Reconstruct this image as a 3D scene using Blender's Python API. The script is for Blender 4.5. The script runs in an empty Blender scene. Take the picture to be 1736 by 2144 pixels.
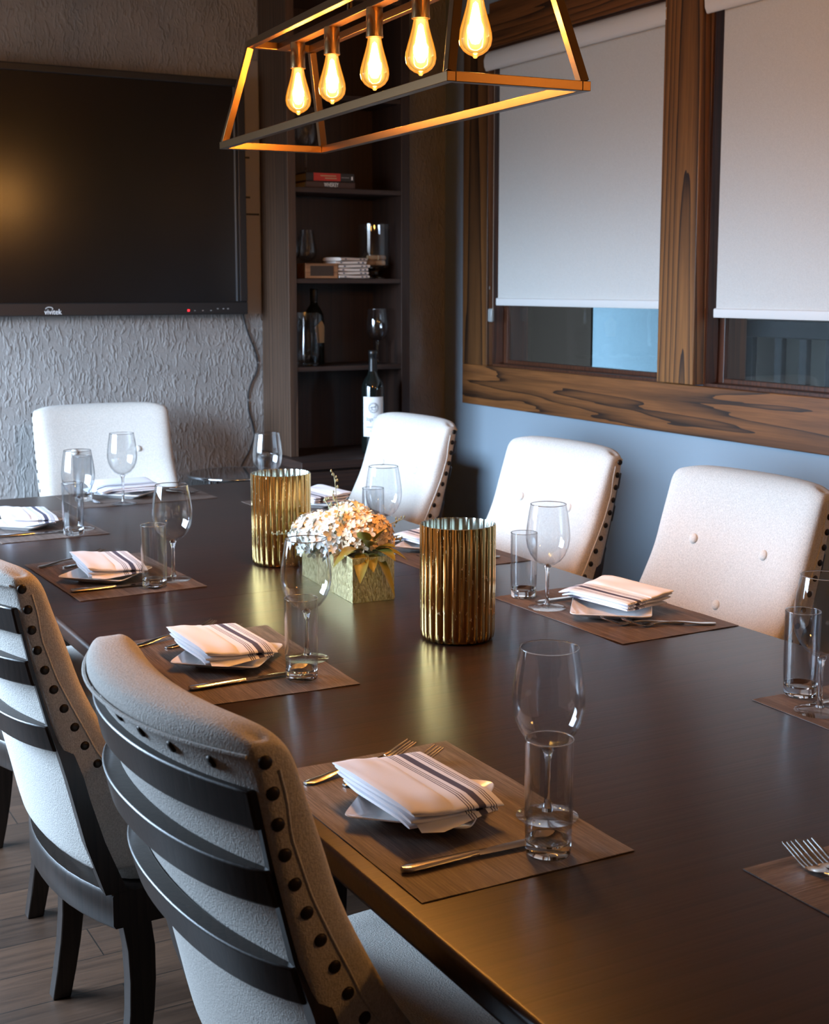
import bpy, bmesh, math, random
from math import sin, cos, pi, radians, sqrt
from mathutils import Vector, Matrix

C = bpy.context.scene.collection
SC = bpy.context.scene
R = random.Random(7)

# ------------------------------------------------------------------ camera
cd = bpy.data.cameras.new('camera')
cd.sensor_fit = 'VERTICAL'; cd.sensor_height = 36.0; cd.sensor_width = 29.15
cd.lens = 2838.6 / 2144 * 36.0
cd.shift_y = -90.9 / 2144
cd.clip_start = 0.05
cd.dof.use_dof = True; cd.dof.focus_distance = 2.3; cd.dof.aperture_fstop = 11
cam = bpy.data.objects.new('camera', cd); C.objects.link(cam)
cam.location = (0, 0, 1.46)
cam.rotation_euler = (pi / 2 - 0.13343, 0, -0.50194)
SC.camera = cam
# ------------------------------------------------------------------ world, daylight, exposure
SC.view_settings.view_transform = 'Standard'
SC.view_settings.look = 'None'
SC.view_settings.exposure = 1.0
SC.view_settings.gamma = 1.0
SC.view_settings.use_curve_mapping = False
w = bpy.data.worlds.new('sky'); SC.world = w; w.use_nodes = True
SKY = 28.0                                                          # overcast bluish sky above, dim ground below
_t = w.node_tree; _g = _t.nodes.new('ShaderNodeTexCoord'); _s = _t.nodes.new('ShaderNodeSeparateXYZ'); _r = _t.nodes.new('ShaderNodeValToRGB')
_m = _t.nodes.new('ShaderNodeMapRange'); _m.inputs['From Min'].default_value = -0.4; _m.inputs['From Max'].default_value = 0.4
_t.links.new(_g.outputs['Generated'], _s.inputs[0]); _t.links.new(_s.outputs['Z'], _m.inputs['Value']); _t.links.new(_m.outputs['Result'], _r.inputs['Fac'])
_e = _r.color_ramp.elements; _e[0].position = 0.25; _e[0].color = (0.045, 0.048, 0.05, 1); _e[1].position = 0.62; _e[1].color = (0.56, 0.76, 1.0, 1)
_k = _e.new(0.47); _k.color = (0.15, 0.18, 0.22, 1)
_t.links.new(_r.outputs['Color'], _t.nodes['Background'].inputs[0])
_t.nodes['Background'].inputs[1].default_value = SKY
SC.cycles.max_bounces = 10; SC.cycles.transparent_max_bounces = 24
SC.cycles.transmission_bounces = 10; SC.cycles.glossy_bounces = 6
SC.cycles.sample_clamp_indirect = 4.0
SC.cycles.blur_glossy = 0.6

def area(name, loc, rot, sx, sy, power, col):
    l = bpy.data.lights.new(name, 'AREA'); l.shape = 'RECTANGLE'; l.size = sx; l.size_y = sy
    l.energy = power; l.color = col
    o = bpy.data.objects.new(name, l); C.objects.link(o); o.location = loc; o.rotation_euler = rot
    return o
LWX = -0.75                                                         # the left wall, with the room's windows
LA, LB, LZ0, LZ1 = 2.98, 5.0, 0.80, 2.12                           # its opening, along y and z
pl = area('window_portal', (LWX - 0.02, (LA + LB) / 2, (LZ0 + LZ1) / 2), (0, radians(-90), 0), LZ1 - LZ0, LB - LA, 1, (1, 1, 1))
pl.data.cycles.is_portal = True
area('other_room_fill', (3.85, 4.9, 2.70), (0, 0, 0), 0.5, 1.6, 3.5, (0.75, 0.88, 1.0))  # unseen fill light, added overhead to brighten what shows behind the panes

BULB_POWER = 13
BULB_COL = (1.0, 0.47, 0.13)

# ------------------------------------------------------------------ materials
def nt(name):
    m = bpy.data.materials.new(name); m.use_nodes = True
    t = m.node_tree; b = t.nodes['Principled BSDF']
    return m, t, b
def N(t, kind, **kw):
    n = t.nodes.new(kind)
    for k, v in kw.items(): setattr(n, k, v)
    return n
def setp(b, col=None, rough=None, metal=None, **kw):
    if col is not None: b.inputs['Base Color'].default_value = (*col, 1)
    if rough is not None: b.inputs['Roughness'].default_value = rough
    if metal is not None: b.inputs['Metallic'].default_value = metal
    for k, v in kw.items(): b.inputs[k].default_value = v
def coords(t, scale=(1, 1, 1), rot=(0, 0, 0), loc=(0, 0, 0)):
    tc = N(t, 'ShaderNodeTexCoord'); mp = N(t, 'ShaderNodeMapping')
    mp.inputs['Scale'].default_value = scale; mp.inputs['Rotation'].default_value = rot; mp.inputs['Location'].default_value = loc
    t.links.new(tc.outputs['Object'], mp.inputs['Vector'])
    return mp.outputs['Vector']
def noise(t, vec, scale, detail=4, rough=0.55, dist=0.0):
    n = N(t, 'ShaderNodeTexNoise'); n.inputs['Scale'].default_value = scale; n.inputs['Detail'].default_value = detail
    n.inputs['Roughness'].default_value = rough; n.inputs['Distortion'].default_value = dist
    t.links.new(vec, n.inputs['Vector']); return n.outputs['Fac']
def ramp(t, fac, stops):
    r = N(t, 'ShaderNodeValToRGB'); e = r.color_ramp.elements
    while len(e) < len(stops): e.new(0.5)
    for el, (p, c) in zip(e, stops):
        el.position = p; el.color = (*c, 1) if len(c) == 3 else c
    t.links.new(fac, r.inputs['Fac']); return r.outputs['Color']
def bump(t, b, h, strength=0.3, dist=0.01):
    n = N(t, 'ShaderNodeBump'); n.inputs['Strength'].default_value = strength; n.inputs['Distance'].default_value = dist
    t.links.new(h, n.inputs['Height']); t.links.new(n.outputs['Normal'], b.inputs['Normal'])
def math_(t, op, a, b_=None):
    n = N(t, 'ShaderNodeMath', operation=op)
    for i, v in enumerate((a, b_)):
        if v is None: continue
        if isinstance(v, (int, float)): n.inputs[i].default_value = v
        else: t.links.new(v, n.inputs[i])
    return n.outputs[0]
def mixc(t, f, a, b_, mode='MIX'):
    n = N(t, 'ShaderNodeMixRGB', blend_type=mode)
    for i, v in enumerate((f, a, b_)):
        if isinstance(v, (int, float)): n.inputs[i].default_value = v
        elif isinstance(v, tuple): n.inputs[i].default_value = (*v, 1)
        else: t.links.new(v, n.inputs[i])
    return n.outputs[0]
def plain(name, col, rough=0.5, metal=0.0, **kw):
    m, t, b = nt(name); setp(b, col, rough, metal, **kw); return m

def wood(name, light, dark, axis='Z', rough=0.45, ring=26.0, off=(0.02, 0.013, 0.0), stretch=0.09, dist=2.2, coat=0.0, pore=0.5, low=0.25, high=0.8, rot=(0, 0, 0)):
    """Sawn timber: growth rings about the board's long axis, stretched and disturbed, plus fine pores."""
    m, t, b = nt(name)
    s = [1.0, 1.0, 1.0]; s['XYZ'.index(axis)] = stretch
    v = coords(t, tuple(s), rot, off)
    nz = N(t, 'ShaderNodeTexNoise'); nz.inputs['Scale'].default_value = 5.0; nz.inputs['Detail'].default_value = 3
    t.links.new(v, nz.inputs['Vector'])
    ad = N(t, 'ShaderNodeVectorMath', operation='MULTIPLY_ADD')
    t.links.new(nz.outputs['Color'], ad.inputs[0]); ad.inputs[1].default_value = (0.06 * dist,) * 3; t.links.new(v, ad.inputs[2])
    wv = N(t, 'ShaderNodeTexWave', wave_type='RINGS', rings_direction=axis, wave_profile='SAW')
    wv.inputs['Scale'].default_value = ring; wv.inputs['Distortion'].default_value = dist; wv.inputs['Detail'].default_value = 3
    wv.inputs['Detail Scale'].default_value = 1.2
    t.links.new(ad.outputs[0], wv.inputs['Vector'])
    s2 = [160.0, 160.0, 160.0]; s2['XYZ'.index(axis)] = 5.0
    pr = noise(t, coords(t, tuple(s2)), 1.0, 3, 0.6)
    big = noise(t, coords(t, tuple(x * 3 for x in s)), 1.5, 2)
    c1 = ramp(t, wv.outputs['Fac'], [(low, light), (high, tuple((a + c) / 2 for a, c in zip(light, dark))), (0.97, dark)])
    c2 = mixc(t, pore, c1, ramp(t, pr, [(0.3, (0.35, 0.35, 0.35)), (0.62, (1.1, 1.1, 1.1))]), 'MULTIPLY')
    c3 = mixc(t, 0.5, c2, ramp(t, big, [(0.3, (0.55, 0.55, 0.55)), (0.7, (1.15, 1.15, 1.15))]), 'MULTIPLY')
    t.links.new(c3, b.inputs['Base Color']); setp(b, None, rough)
    if coat: b.inputs['Coat Weight'].default_value = coat; b.inputs['Coat Roughness'].default_value = 0.12
    bump(t, b, pr, 0.12, 0.002)
    return m

M = {}
def fabric(name, col, fine=420, strength=0.5):
    m, t, b = nt(name)
    v = coords(t, (1, 1, 1))
    n = noise(t, coords(t, (1.0, 1.0, 1.7)), fine, 2, 0.6)
    n2 = noise(t, coords(t, (1.7, 1.7, 0.8)), fine * 0.8, 2, 0.6)
    h = math_(t, 'ADD', math_(t, 'MULTIPLY', n, 0.5), math_(t, 'MULTIPLY', n2, 0.5))
    t.links.new(ramp(t, h, [(0.33, tuple(x * 0.66 for x in col)), (0.62, col)]), b.inputs['Base Color'])
    setp(b, None, 0.9); b.inputs['Sheen Weight'].default_value = 0.15; b.inputs['Sheen Roughness'].default_value = 0.5
    bump(t, b, h, strength, 0.0025)
    return m
M['linen'] = fabric('chair_linen', (0.66, 0.62, 0.57), 330, 0.75)
M['button'] = fabric('button_linen', (0.70, 0.655, 0.60), 600, 0.2)
M['chairwood'] = wood('chair_wood', (0.026, 0.016, 0.012), (0.012, 0.008, 0.006), 'Z', 0.40, 20, coat=0.1)
M['nail'] = plain('nailhead_bronze', (0.035, 0.026, 0.02), 0.42, 0.7)
M['table'] = wood('table_top_wood', (0.025, 0.0090, 0.0048), (0.015, 0.006, 0.0035), 'X', 0.42, 14, (0.3, 0.2, 0.45), 0.06, 1.6, 0.0, 0.22)
M['table'].node_tree.nodes['Principled BSDF'].inputs['Coat Weight'].default_value = 0.42
M['table'].node_tree.nodes['Principled BSDF'].inputs['Specular IOR Level'].default_value = 0.14
M['table'].node_tree.nodes['Principled BSDF'].inputs['Coat Roughness'].default_value = 0.235
M['tableleg'] = wood('table_base_wood', (0.034, 0.017, 0.011), (0.014, 0.008, 0.005), 'Z', 0.4, 14)
OAK_L, OAK_D = (0.27, 0.112, 0.030), (0.030, 0.013, 0.006)
M['oak_v'] = wood('window_oak_upright', OAK_L, OAK_D, 'Z', 0.42, 15, (-2.752, -3.748, 0.3), 0.045, 1.5, rot=(0, 0.5, 0))
M['oak_side'] = wood('window_oak_side_casing', (0.15, 0.060, 0.017), (0.018, 0.008, 0.004), 'Z', 0.42, 8, (-2.80, -5.19, 0.3), 0.035, 1.6, rot=(0, 0.4, 0))
M['oak_h'] = wood('window_oak_rail', (0.215, 0.080, 0.023), OAK_D, 'Y', 0.42, 13, (0.02, 0.3, -1.01), 0.06, 4.5)
M['oak_dark'] = wood('window_jamb_oak', (0.085, 0.028, 0.012), (0.03, 0.012, 0.006), 'Z', 0.4, 18, (0.3, 0.2, 0))
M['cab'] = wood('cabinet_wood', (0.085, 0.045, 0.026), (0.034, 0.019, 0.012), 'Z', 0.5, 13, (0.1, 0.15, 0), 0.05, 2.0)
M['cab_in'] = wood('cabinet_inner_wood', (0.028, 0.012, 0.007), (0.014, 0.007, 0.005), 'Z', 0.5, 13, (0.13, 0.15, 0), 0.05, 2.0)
M['shelf'] = wood('cabinet_shelf_wood', (0.038, 0.018, 0.012), (0.018, 0.010, 0.008), 'X', 0.5, 13, (0.13, 0.15, 0.2), 0.05, 2.0)

def plaster():
    m, t, b = nt('plaster_grey')
    d = N(t, 'ShaderNodeTexNoise'); d.inputs['Scale'].default_value = 14; d.inputs['Detail'].default_value = 2; t.links.new(coords(t), d.inputs['Vector'])
    hs = []
    for ang, sc in ((0.35, 58), (-0.45, 66), (0.95, 60), (-1.05, 70)):                # trowel strokes in three leanings
        v = coords(t, (sc, sc, sc * 0.30), (0, ang, 0), (ang * 7, 0, 0))
        ad = N(t, 'ShaderNodeVectorMath', operation='MULTIPLY_ADD'); t.links.new(d.outputs['Color'], ad.inputs[0]); ad.inputs[1].default_value = (2.2,) * 3; t.links.new(v, ad.inputs[2])
        n1 = noise(t, ad.outputs[0], 1.0, 1, 0.5)
        hs.append(math_(t, 'MINIMUM', math_(t, 'MULTIPLY', math_(t, 'MAXIMUM', math_(t, 'SUBTRACT', n1, 0.60), 0.0), 9.0), 1.0))
    n2 = noise(t, coords(t), 7, 3, 0.6)
    h = math_(t, 'ADD', math_(t, 'MAXIMUM', math_(t, 'MAXIMUM', hs[0], hs[1]), math_(t, 'MAXIMUM', hs[2], hs[3])), math_(t, 'MULTIPLY', noise(t, coords(t), 60, 4, 0.65, 0.6), 0.8))
    t.links.new(ramp(t, n2, [(0.3, (0.215, 0.200, 0.190)), (0.7, (0.265, 0.248, 0.236))]), b.inputs['Base Color'])
    setp(b, None, 0.62); bump(t, b, h, 0.5, 0.007)
    return m
M['plaster'] = plaster()
def paint(name, col, rough=0.6):
    m, t, b = nt(name); n = noise(t, coords(t), 60, 3)
    setp(b, col, rough); bump(t, b, n, 0.08, 0.003); return m
M['bluewall'] = paint('blue_grey_paint', (0.26, 0.32, 0.375), 0.45)
M['ceiling'] = paint('ceiling_paint', (0.28, 0.255, 0.23), 0.8)
M['leftpaint'] = paint('brown_grey_paint', (0.13, 0.115, 0.105), 0.8)
M['drywall'] = paint('warm_grey_paint', (0.30, 0.27, 0.245), 0.7)

def floor_mat():
    m, t, b = nt('floor_planks')
    v = coords(t, (1, 1, 1), (0, 0, radians(90)))
    br = N(t, 'ShaderNodeTexBrick'); br.offset = 0.37
    br.inputs['Scale'].default_value = 1.0; br.inputs['Brick Width'].default_value = 1.2; br.inputs['Row Height'].default_value = 0.14
    br.inputs['Mortar Size'].default_value = 0.0015; br.inputs['Color1'].default_value = (0.088, 0.046, 0.027, 1); br.inputs['Color2'].default_value = (0.040, 0.022, 0.014, 1)
    br.inputs['Mortar'].default_value = (0.01, 0.008, 0.006, 1); br.inputs['Bias'].default_value = 0.0
    t.links.new(coords(t), br.inputs['Vector'])
    g = noise(t, coords(t, (3, 45, 45)), 1.0, 6, 0.65, 1.2)
    c = mixc(t, 0.85, br.outputs['Color'], ramp(t, g, [(0.3, (0.4, 0.4, 0.4)), (0.7, (1.3, 1.3, 1.3))]), 'MULTIPLY')
    t.links.new(c, b.inputs['Base Color']); setp(b, None, 0.42); bump(t, b, g, 0.15, 0.003)
    return m
M['floor'] = floor_mat()

def thin_glass(name, tint=(1, 1, 1), ior=1.5, rough=0.0, boost=1.0, pw=4.0):
    """Clear thin wall: straight-through transmission plus a Fresnel reflection."""
    m = bpy.data.materials.new(name); m.use_nodes = True; t = m.node_tree; t.nodes.clear()
    o = N(t, 'ShaderNodeOutputMaterial'); mx = N(t, 'ShaderNodeMixShader'); tr = N(t, 'ShaderNodeBsdfTransparent'); gl = N(t, 'ShaderNodeBsdfGlossy')
    lw = N(t, 'ShaderNodeLayerWeight'); lw.inputs['Blend'].default_value = 0.5
    tr.inputs['Color'].default_value = (*tint, 1); gl.inputs['Roughness'].default_value = rough
    f = math_(t, 'ADD', math_(t, 'MULTIPLY', math_(t, 'POWER', lw.outputs['Facing'], pw), 0.55 * boost), 0.045)
    t.links.new(f, mx.inputs[0]); t.links.new(tr.outputs[0], mx.inputs[1]); t.links.new(gl.outputs[0], mx.inputs[2])
    t.links.new(mx.outputs[0], o.inputs['Surface'])
    return m
M['thin'] = thin_glass('thin_glass', (0.965, 0.97, 0.975), 1.5, 0.0, 1.15, 3.2)
M['thick'] = thin_glass('tumbler_glass', (0.93, 0.94, 0.95), 1.5, 0.0, 1.5, 2.6)
M['pane'] = thin_glass('window_glass', (0.85, 0.9, 0.9), 1.5)
m, t, b = nt('solid_glass'); setp(b, (1, 1, 1), 0.0, 0.0, **{'Transmission Weight': 1.0, 'IOR': 1.48}); M['glass'] = m
M['steel'] = plain('cutlery_steel', (0.66, 0.63, 0.60), 0.16, 1.0)
M['china'] = plain('white_china', (0.78, 0.78, 0.78), 0.15, 0.0, **{'Coat Weight': 0.3})

def napkin_mat():
    m, t, b = nt('striped_napkin_cloth')
    tc = N(t, 'ShaderNodeTexCoord'); sp = N(t, 'ShaderNodeSeparateXYZ'); t.links.new(tc.outputs['Object'], sp.inputs[0])
    x = sp.outputs['X']
    def band(c0, hw):
        return math_(t, 'LESS_THAN', math_(t, 'ABSOLUTE', math_(t, 'SUBTRACT', x, c0)), hw)
    s = band(0.036, 0.0058)
    for c0 in (0.014, 0.018, 0.022, 0.050, 0.054, 0.058): s = math_(t, 'MAXIMUM', s, band(c0, 0.0008))
    n = noise(t, coords(t), 900, 2)
    t.links.new(mixc(t, s, (0.80, 0.80, 0.85), (0.07, 0.066, 0.105)), b.inputs['Base Color'])
    setp(b, None, 0.9); bump(t, b, n, 0.15, 0.001)
    return m
M['napkin'] = napkin_mat()
M['napkin_plain'] = plain('shelf_napkin_cloth', (0.62, 0.54, 0.48), 0.9)

def mat_mat():
    m, t, b = nt('woven_placemat')
    a = noise(t, coords(t, (420, 9, 1)), 1.0, 3, 0.7)
    c = noise(t, coords(t, (55, 4, 1)), 1.0, 3, 0.6)
    d = noise(t, coords(t, (900, 60, 1)), 1.0, 2, 0.5)
    f = math_(t, 'ADD', math_(t, 'MULTIPLY', a, 0.55), math_(t, 'MULTIPLY', c, 0.45))
    col = ramp(t, f, [(0.36, (0.038, 0.026, 0.022)), (0.5, (0.105, 0.074, 0.060)), (0.64, (0.20, 0.152, 0.128))])
    t.links.new(mixc(t, 0.35, col, ramp(t, d, [(0.35, (0.3, 0.3, 0.3)), (0.65, (1.3, 1.3, 1.3))]), 'MULTIPLY'), b.inputs['Base Color'])
    setp(b, None, 0.55); bump(t, b, a, 0.35, 0.0015)
    return m
M['placemat'] = mat_mat()

def mercury():
    m, t, b = nt('gold_mercury_glass')
    n = noise(t, coords(t, (1, 1, 0.45)), 150, 3, 0.6)
    n2 = noise(t, coords(t, (1, 1, 0.25)), 14, 3, 0.6)
    z = N(t, 'ShaderNodeTexCoord'); sp = N(t, 'ShaderNodeSeparateXYZ'); t.links.new(z.outputs['Object'], sp.inputs[0])
    col = ramp(t, n2, [(0.3, (0.60, 0.36, 0.09)), (0.7, (0.78, 0.56, 0.20))])
    flake = math_(t, 'GREATER_THAN', n, 0.66)
    t.links.new(mixc(t, flake, col, (0.9, 0.72, 0.42)), b.inputs['Base Color'])
    t.links.new(math_(t, 'ADD', math_(t, 'MULTIPLY', flake, 0.25), 0.10), b.inputs['Roughness'])
    setp(b, None, None, 1.0, **{'Coat Weight': 0.5, 'Coat Roughness': 0.02}); bump(t, b, n2, 0.06, 0.004)
    return m
M['mercury'] = mercury()
M['mercury_in'] = plain('silvered_inside', (0.42, 0.45, 0.40), 0.25, 0.9)
def goldbox():
    m, t, b = nt('hammered_gold')
    n = noise(t, coords(t, (1, 1, 0.28)), 260, 3, 0.7)
    t.links.new(ramp(t, n, [(0.35, (0.36, 0.27, 0.09)), (0.6, (0.88, 0.78, 0.45))]), b.inputs['Base Color'])
    setp(b, None, 0.30, 0.95); bump(t, b, n, 0.9, 0.003); return m
M['goldbox'] = goldbox()
M['petal'] = plain('cream_petal', (0.82, 0.81, 0.74), 0.6, 0, **{'Subsurface Weight': 0.1, 'Subsurface Radius': (0.01, 0.008, 0.004)})
M['petal_peach'] = plain('peach_petal', (0.74, 0.56, 0.38), 0.6)
M['petal_blue'] = plain('pale_blue_petal', (0.60, 0.67, 0.70), 0.6)
M['leaf'] = plain('olive_leaf', (0.17, 0.155, 0.028), 0.4)
M['leaf_dark'] = plain('dark_leaf', (0.055, 0.06, 0.03), 0.45)
M['sprig'] = plain('seeded_sprig', (0.34, 0.38, 0.24), 0.6)

M['bronze'] = plain('brushed_bronze', (0.17, 0.095, 0.042), 0.34, 1.0)
M['brass'] = plain('satin_brass', (0.62, 0.42, 0.22), 0.22, 1.0)
def emit(name, col, s):
    m = bpy.data.materials.new(name); m.use_nodes = True; t = m.node_tree; t.nodes.clear()
    o = N(t, 'ShaderNodeOutputMaterial'); e = N(t, 'ShaderNodeEmission'); e.inputs[0].default_value = (*col, 1); e.inputs[1].default_value = s
    t.links.new(e.outputs[0], o.inputs['Surface']); return m
M['filament'] = emit('glowing_filament', (1.0, 0.72, 0.28), 16)
def bulb_mat():
    m = bpy.data.materials.new('amber_bulb_glass'); m.use_nodes = True; t = m.node_tree; t.nodes.clear()
    o = N(t, 'ShaderNodeOutputMaterial'); mx = N(t, 'ShaderNodeMixShader'); tr = N(t, 'ShaderNodeBsdfTransparent'); gl = N(t, 'ShaderNodeBsdfGlossy')
    em = N(t, 'ShaderNodeEmission'); l2 = N(t, 'ShaderNodeLayerWeight'); l2.inputs['Blend'].default_value = 0.5
    inv = math_(t, 'SUBTRACT', 1.0, l2.outputs['Facing'])                 # the glow is deepest through the middle of the bulb
    t.links.new(math_(t, 'ADD', math_(t, 'MULTIPLY', math_(t, 'POWER', inv, 5.0), 0.9), 0.10), em.inputs[1])
    t.links.new(ramp(t, inv, [(0.2, (1.0, 0.36, 0.03)), (0.9, (1.0, 0.62, 0.16))]), em.inputs[0])
    ad = N(t, 'ShaderNodeAddShader'); fr = N(t, 'ShaderNodeLayerWeight'); fr.inputs['Blend'].default_value = 0.15
    tr.inputs['Color'].default_value = (1.0, 0.82, 0.5, 1); gl.inputs['Roughness'].default_value = 0.02
    t.links.new(fr.outputs['Fresnel'], mx.inputs[0]); t.links.new(tr.outputs[0], mx.inputs[1]); t.links.new(gl.outputs[0], mx.inputs[2])
    t.links.new(mx.outputs[0], ad.inputs[0]); t.links.new(em.outputs[0], ad.inputs[1]); t.links.new(ad.outputs[0], o.inputs['Surface'])
    return m
M['bulb'] = bulb_mat()

M['black'] = plain('black_plastic', (0.012, 0.012, 0.013), 0.35)
M['screen'] = plain('dark_satin_screen', (0.006, 0.005, 0.005), 0.17, 0.0, **{'Specular IOR Level': 0.45})
M['cable'] = plain('black_cable', (0.01, 0.01, 0.012), 0.5)
M['white'] = plain('printed_white', (0.75, 0.75, 0.75), 0.5)
M['greydot'] = plain('grey_print', (0.30, 0.30, 0.30), 0.5)
M['led'] = emit('red_led', (1.0, 0.02, 0.03), 2.0)
M['blind'] = fabric('roller_blind_cloth', (0.70, 0.70, 0.675), 700, 0.12)
M['blind_bar'] = plain('blind_white_bar', (0.72, 0.72, 0.71), 0.45)
M['chain'] = plain('bead_chain', (0.62, 0.58, 0.50), 0.4, 0.2)
M['clearplastic'] = plain('clear_plastic', (0.30, 0.32, 0.32), 0.15)
M['chrome'] = plain('chrome', (0.75, 0.8, 0.85), 0.06, 1.0)
M['smoketop'] = plain('grey_glass_top', (0.34, 0.37, 0.40), 0.07, 0.85)
M['bottle'] = plain('dark_bottle_glass', (0.006, 0.008, 0.007), 0.05, 0.0, **{'Specular IOR Level': 0.7})
M['foil'] = plain('black_foil', (0.012, 0.012, 0.012), 0.3, 0.3)
M['paper'] = plain('label_paper', (0.80, 0.79, 0.77), 0.7)
M['ink'] = plain('label_ink', (0.08, 0.085, 0.11), 0.7)
M['tanpaper'] = plain('tan_label', (0.42, 0.29, 0.15), 0.7)
M['redbook'] = plain('red_book_cover', (0.42, 0.03, 0.02), 0.5)
M['blackbook'] = plain('black_book_cover', (0.02, 0.017, 0.016), 0.5)
M['brownbook'] = plain('brown_book_cover', (0.06, 0.03, 0.022), 0.5)
M['pages'] = plain('book_pages', (0.45, 0.38, 0.28), 0.8)
M['boxwood'] = wood('light_box_wood', (0.34, 0.16, 0.07), (0.18, 0.08, 0.035), 'X', 0.5, 10)
M['darkpanel'] = plain('dark_box_panel', (0.035, 0.02, 0.012), 0.6)
M['cork'] = plain('cork', (0.42, 0.27, 0.14), 0.85)
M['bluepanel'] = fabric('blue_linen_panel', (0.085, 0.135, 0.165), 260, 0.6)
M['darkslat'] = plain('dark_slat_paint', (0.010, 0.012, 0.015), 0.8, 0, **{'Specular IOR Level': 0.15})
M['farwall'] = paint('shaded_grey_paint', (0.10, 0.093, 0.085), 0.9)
M['far_dark'] = plain('far_wood_and_reflection', (0.014, 0.009, 0.006), 0.9, 0, **{'Specular IOR Level': 0.1})  # dark wood of the partition; also imitates the dark reflection beside it

# ------------------------------------------------------------------ mesh helpers
class MB:
    def __init__(s): s.v = []; s.f = []
    def add(s, vs, fs):
        o = len(s.v); s.v += [tuple(x) for x in vs]; s.f += [tuple(i + o for i in f) for f in fs]; return s
    def box(s, x0, x1, y0, y1, z0, z1):
        return s.add([(x0, y0, z0), (x1, y0, z0), (x1, y1, z0), (x0, y1, z0), (x0, y0, z1), (x1, y0, z1), (x1, y1, z1), (x0, y1, z1)],
                     [(0, 3, 2, 1), (4, 5, 6, 7), (0, 1, 5, 4), (1, 2, 6, 5), (2, 3, 7, 6), (3, 0, 4, 7)])
    def lathe(s, prof, seg=32, c=(0, 0, 0), wob=None):
        vs = []; fs = []; rows = []
        for (r_, z) in prof:
            if r_ < 1e-6: rows.append([len(vs)]); vs.append((c[0], c[1], c[2] + z)); continue
            row = []
            for k in range(seg):
                a = 2 * pi * k / seg; rr = r_ if wob is None else wob(r_, a)
                row.append(len(vs)); vs.append((c[0] + rr * cos(a), c[1] + rr * sin(a), c[2] + z))
            rows.append(row)
        for a, b_ in zip(rows, rows[1:]):
            for k in range(seg):
                k2 = (k + 1) % seg
                if len(a) == 1 and len(b_) == 1: continue
                if len(a) == 1: fs.append((a[0], b_[k2], b_[k]))
                elif len(b_) == 1: fs.append((a[k], a[k2], b_[0]))
                else: fs.append((a[k], a[k2], b_[k2], b_[k]))
        return s.add(vs, fs)
    def sweep(s, pts, sec, cap=True, up=(0, 0, 1)):
        """Sweep the 2-D section (list, or function of step) along pts."""
        pts = [Vector(p) for p in pts]; n = len(pts); vs = []; fs = []
        up = Vector(up)
        for i, p in enumerate(pts):
            d = (pts[min(i + 1, n - 1)] - pts[max(i - 1, 0)]).normalized()
            a = d.cross(up)
            if a.length < 1e-4: a = d.cross(Vector((1, 0, 0)))
            a.normalize(); b_ = a.cross(d)
            q = sec(i / (n - 1)) if callable(sec) else sec
            k = len(q)
            for (u_, v_) in q: vs.append(p + a * u_ + b_ * v_)
        for i in range(n - 1):
            for j in range(k):
                j2 = (j + 1) % k
                fs.append((i * k + j, i * k + j2, (i + 1) * k + j2, (i + 1) * k + j))
        if cap: fs += [tuple(range(k - 1, -1, -1)), tuple((n - 1) * k + j for j in range(k))]
        return s.add(vs, fs)
    def tube(s, pts, r_, seg=8, cap=True):
        return s.sweep(pts, [(r_ * cos(2 * pi * k / seg), r_ * sin(2 * pi * k / seg)) for k in range(seg)], cap)
    def bar(s, p, q, w_, h_=None, up=(0, 0, 1)):
        h_ = h_ or w_
        return s.sweep([p, q], [(-w_ / 2, -h_ / 2), (w_ / 2, -h_ / 2), (w_ / 2, h_ / 2), (-w_ / 2, h_ / 2)], True, up)
    def loops(s, rows, close=True, cap0=True, cap1=True):
        k = len(rows[0]); vs = [p for r_ in rows for p in r_]; fs = []
        for i in range(len(rows) - 1):
            for j in range(k if close else k - 1):
                j2 = (j + 1) % k
                fs.append((i * k + j, i * k + j2, (i + 1) * k + j2, (i + 1) * k + j))
        if cap0: fs.append(tuple(range(k - 1, -1, -1)))
        if cap1: fs.append(tuple((len(rows) - 1) * k + j for j in range(k)))
        return s.add(vs, fs)
    def mesh(s, name, smooth=35, fix=True):
        me = bpy.data.meshes.new(name); me.from_pydata(s.v, [], s.f)
        if fix:
            bm = bmesh.new(); bm.from_mesh(me); bmesh.ops.recalc_face_normals(bm, faces=bm.faces); bm.to_mesh(me); bm.free()
        if smooth:
            for p in me.polygons: p.use_smooth = True
            me.set_sharp_from_angle(angle=radians(smooth))
        me.update(); return me
    def build(s, name, mat, parent=None, loc=(0, 0, 0), rot=(0, 0, 0), smooth=35, bevel=0, sub=0, seg=2, fix=True):
        return link(name, s.mesh(name, smooth, fix), mat, parent, loc, rot, bevel, sub, seg)
def link(name, me, mat, parent=None, loc=(0, 0, 0), rot=(0, 0, 0), bevel=0, sub=0, seg=2):
    o = bpy.data.objects.new(name, me); C.objects.link(o)
    if mat is not None and not me.materials: me.materials.append(mat)
    o.location = loc; o.rotation_euler = rot
    if parent: o.parent = parent
    if bevel:
        m_ = o.modifiers.new('bevel', 'BEVEL'); m_.width = bevel; m_.segments = seg; m_.limit_method = 'ANGLE'; m_.angle_limit = radians(40)
    if sub:
        m_ = o.modifiers.new('sub', 'SUBSURF'); m_.levels = sub; m_.render_levels = sub
    return o
def tag(o, label, cat, group=None):
    o['label'] = label; o['category'] = cat
    if group: o['group'] = group
    return o
def thing(name, label, cat, loc=(0, 0, 0), rotz=0, group=None):
    o = bpy.data.objects.new(name, None); C.objects.link(o); o.empty_display_size = 0.05
    o.location = loc; o.rotation_euler = (0, 0, rotz)
    return tag(o, label, cat, group)
def structure(o): o['kind'] = 'structure'; return o
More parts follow.
